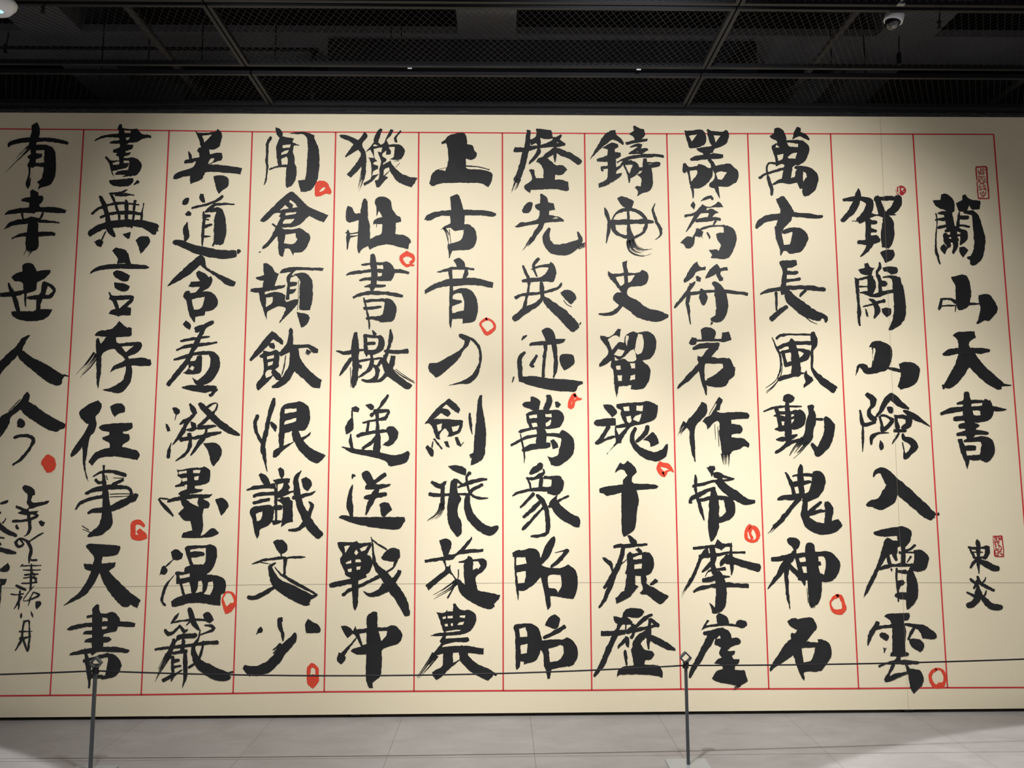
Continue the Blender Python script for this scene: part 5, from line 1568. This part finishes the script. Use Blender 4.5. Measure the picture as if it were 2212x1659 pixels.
# hanger rods from the beams
hang = [(222, 85, 133), (322, 84, 131), (437, 74, 128), (596, 30, 138), (845, 76, 88), (867, 76, 90), (1795, 78, 140), (1867, 76, 140)]
words = ('first hanger rod from the left photo edge above the mesh', 'hanger rod above the mesh beside the left conduit', 'hanger rod between the left conduit and the black duct', 'long hanger rod just left of the black air duct', 'hanger rod over the air duct, left of its close pair', 'hanger rod over the air duct, right of its close pair', 'hanger rod left of the dome camera, farther one', 'hanger rod just left below the dome camera')
for (px, pa, pb), wd in zip(hang, words):
    p = at_z(px, (pa+pb)/2, 4.22); q = at_y(px, pa, p.y)
    top = 4.39 if -.22 < p.y < .125 else 5.0
    if abs(p.x) and xa < p.x < xb: p.z = 4.375
    lo = 4.375 if (xa-.02 < p.x < xb+.02 and -.2 < p.y < .35) else 4.03
    tag(MB().tube([(p.x, p.y, lo), (p.x, p.y, top)], .004, 8).build('hanger_rod', RUB), 'thin black ' + wd, 'rod', 'hanger rods above the mesh ceiling')
# a square rod standing from the panel top up to the crosswise beam
p = at_y(677, 228, -.02)
r = empty('drop_rod', (p.x-.005, -.02, 4.018))
tag(r, 'black square rod rising from the panel top edge, left of the black air duct', 'rod')
MB().box((-.013, -.013, 0), (.013, .013, .368)).build('rod', RUB, r)
MB().box((-.03, -.03, .366), (.03, .03, .371)).build('fixing_plate', RUB, r)

def hanging_cable(px, pa, pb, label):
    p = at_z(px, pa, ZM); zt = ZM+.01; zb = at_y(px, pb, p.y).z
    root = empty('hanging_cable', (p.x, p.y, zb)); h = zt-zb
    tag(root, label, 'cable', 'cables hanging through the mesh')
    MB().tube([(.008, 0, h), (.004, .003, h*.7), (0, 0, h*.42)], .003, 8).build('cable', RUB, root, smooth=True)
    MB().tube([(0, 0, h*.45), (0, 0, h*.40), (-.002, 0, h*.36), (-.003, 0, 0)], [.004, .010, .0125, .0125], 12).build('plug', RUB, root)
hanging_cable(15, 74, 114, 'black cable and plug hanging through the mesh under the white device')
hanging_cable(1940, 82, 139, 'black cable and plug hanging directly below the dome camera')
hanging_cable(2028, 28, 60, 'short black cable and plug hanging right of the dome camera')
hanging_cable(95, 4, 26, 'short black cable and plug right of the white device with blue light')

# ------------------------------------------------------------------ dome camera
c = at_y(1931, 40, -1.02)
dc = empty('dome_camera', c); tag(dc, 'white and black dome security camera hanging under the mesh ceiling', 'security camera')
R1 = Matrix.Rotation(math.radians(17), 4, 'Y') @ Matrix.Rotation(math.radians(8), 4, 'X')
def dome_part(mb, name, m, parent, smooth=True):
    mb.v = [tuple(R1 @ Vector(v)) for v in mb.v]
    return mb.build(name, m, parent, smooth=smooth)
o = dome_part(MB().lathe([(.0, .026), (.042, .026), (.048, .020), (.049, -.016), (.047, -.020), (.042, -.020), (.040, -.010)], 40), 'mounting_ring', WHITE, dc)
o['label'] = 'white plastic ring'
dome_part(MB().lathe([(.0405, -.008)] + [(.0385*math.cos(g), -.022-.040*math.sin(g)) for g in [i*math.pi/2/12 for i in range(13)]], 40), 'dome', SMOKE, dc)['label'] = 'smoked black dome'
mbx = MB().lathe([(.0, .0)]+[(.017*math.sin(g), .012-.012*math.cos(g)) for g in [i*math.pi/8 for i in range(1, 5)]]+[(.017, .03)], 24)
mbx.v = [(v[0]+.004, v[1]-.030, v[2]-.066) for v in mbx.v]
dome_part(mbx, 'lens_housing', LENS, dc)
zt = ZM - c.z
MB().tube([(.006, .0, .016), (.010, 0, zt*.5), (.012, 0, zt)], [.030, .018, .016], 20).build('bracket', RUB, dc, smooth=True)
q = at_y(1946, 3, -1.15)
tag(MB().box((q.x-.022, -1.160, q.z-.008), (q.x+.020, -1.138, ZM-.0005)).tube([(q.x-.004, -1.180, q.z), (q.x-.004, -1.130, q.z)], .010, 12).build('clamp_bolt', CHROME, bevel=.002), 'small shiny metal clamp on the frame edge just above the dome camera', 'clamp')

# ------------------------------------------------------------------ white ceiling device with a blue light
c = at_z(-14, 8, 3.93)
ap = empty('ceiling_sensor', (c.x, c.y, 3.885)); tag(ap, 'white plastic ceiling device with a glowing blue light at the top left corner', 'ceiling device')
mb = MB(); n = 40
prof = [(.0, 0), (.055, .0), (.078, .008), (.098, .035), (.101, .052), (.092, .066), (.0, .068)]
mb.lathe(prof, n); mb.v = [(v[0]*1.10, v[1]*.8, v[2]) for v in mb.v]
mb.build('shell', WHITE, ap, smooth=True)
MB().tube([(0, 0, .066), (0, 0, .098)], .02, 16).build('mount', WHITE, ap)
mb = MB().lathe([(.0, -.006), (.012, -.004), (.016, .0), (.016, .004)], 20); mb.v = [(v[0]+.040, v[1]-.005, v[2]+.002) for v in mb.v]
mb.build('light', LED, ap, smooth=True)['label'] = 'blue light'

# ------------------------------------------------------------------ barrier
def make_post():
    root = empty('barrier_post', (0, 0, 0))
    MB().box((-.108, -.072, 0), (.108, .072, .010)).build('base_plate', BASE, root, bevel=.0015)
    MB().box((-.0075, -.0075, .010), (.0075, .0075, .527)).build('pole', POST, root, bevel=.001)
    # diamond ring: a square loop of flat bar standing on its corner, rounded corners
    mb = MB(); cz = .5525; R = .0345; t = .0085; dpt = .011; ro, ri = [], []
    def loop(half, rad):
        pts = []
        for k in range(4):
            a0 = math.pi/2*k
            cxx, czz = math.cos(a0)*(half-rad*math.sqrt(2)), math.sin(a0)*(half-rad*math.sqrt(2))
            for j in range(7):
                g = a0 - math.pi/4 + math.pi/2*j/6
                pts.append((cxx+rad*math.cos(g), czz+rad*math.sin(g)))
        return pts
    o_, i_ = loop(R, .008), loop(R-t*1.414, .003); n = len(o_)
    for y in (-dpt, dpt):
        mb.v += [(p[0], y, cz+p[1]) for p in o_] + [(p[0], y, cz+p[1]) for p in i_]
    for k in range(n):
        k2 = (k+1) % n
        mb.f += [(k, k2, n+k2, n+k), (2*n+k2, 2*n+k, 3*n+k, 3*n+k2), (k2, k, 2*n+k, 2*n+k2), (n+k, n+k2, 3*n+k2, 3*n+k)]
    mb.build('diamond_ring', POST, root, bevel=.0012)
    mb = MB()
    pts = []
    for i in range(6*20+1):
        g = i/20*2*math.pi; rr = .0125 + .0015*math.sin(i*.9)
        pts.append((rr*math.cos(g), rr*math.sin(g), .499 + .030*(i/120) + .0015*math.sin(i*1.7)))
    mb.tube(pts, .0034, 8)
    mb.tube([(-.010, -.010, .512), (-.004, -.014, .530), (.004, -.013, .538), (.011, -.008, .525), (.012, .004, .508)], .0036, 8)
    mb.tube([(-.012, .004, .525), (0, -.002, .5345), (.012, .004, .522)], .004, 8)
    mb.build('cord_knot', CORD, root, smooth=True)
    return root
post = make_post()
spots = [((.985, -.735), 'grey barrier post with a diamond ring top, under the large 歷 and beside 崖'), ((at_y(208, 1420, -.75).x, -.75), 'grey barrier post with a diamond ring top, in front of the lowest 書 on the left'), ((-5.30, -.665), 'grey barrier post standing beyond the left edge of the photo'), ((3.30, -.62), 'grey barrier post standing beyond the right edge of the photo')]
PP = []
for i, ((x, y), lb) in enumerate(spots):
    o = post if i == 0 else copy_tree(post)
    o.location = (x, y, 0); PP.append(Vector((x, y, .512)))
    tag(o, lb, 'barrier post', 'barrier posts in front of the calligraphy panel')
def cord(a, b, sag, label):
    pts = []
    d = (b-a); d.z = 0; d.normalize()
    a2 = a + d*.0165; b2 = b - d*.0165
    for i in range(49):
        t = i/48; p = a2.lerp(b2, t); p.z -= sag*4*t*(1-t); pts.append(p)
    tag(MB().tube(pts, .0042, 10).build('rope_span', CORD, smooth=True), label, 'cord', 'cords between the barrier posts')
cord(PP[1], PP[0], .037, 'black cord sagging between the two barrier posts in view')
cord(PP[2], PP[1], .034, 'black cord running from the left barrier post to the left edge')
cord(PP[0], PP[3], .012, 'black cord running from the right barrier post to the right edge')
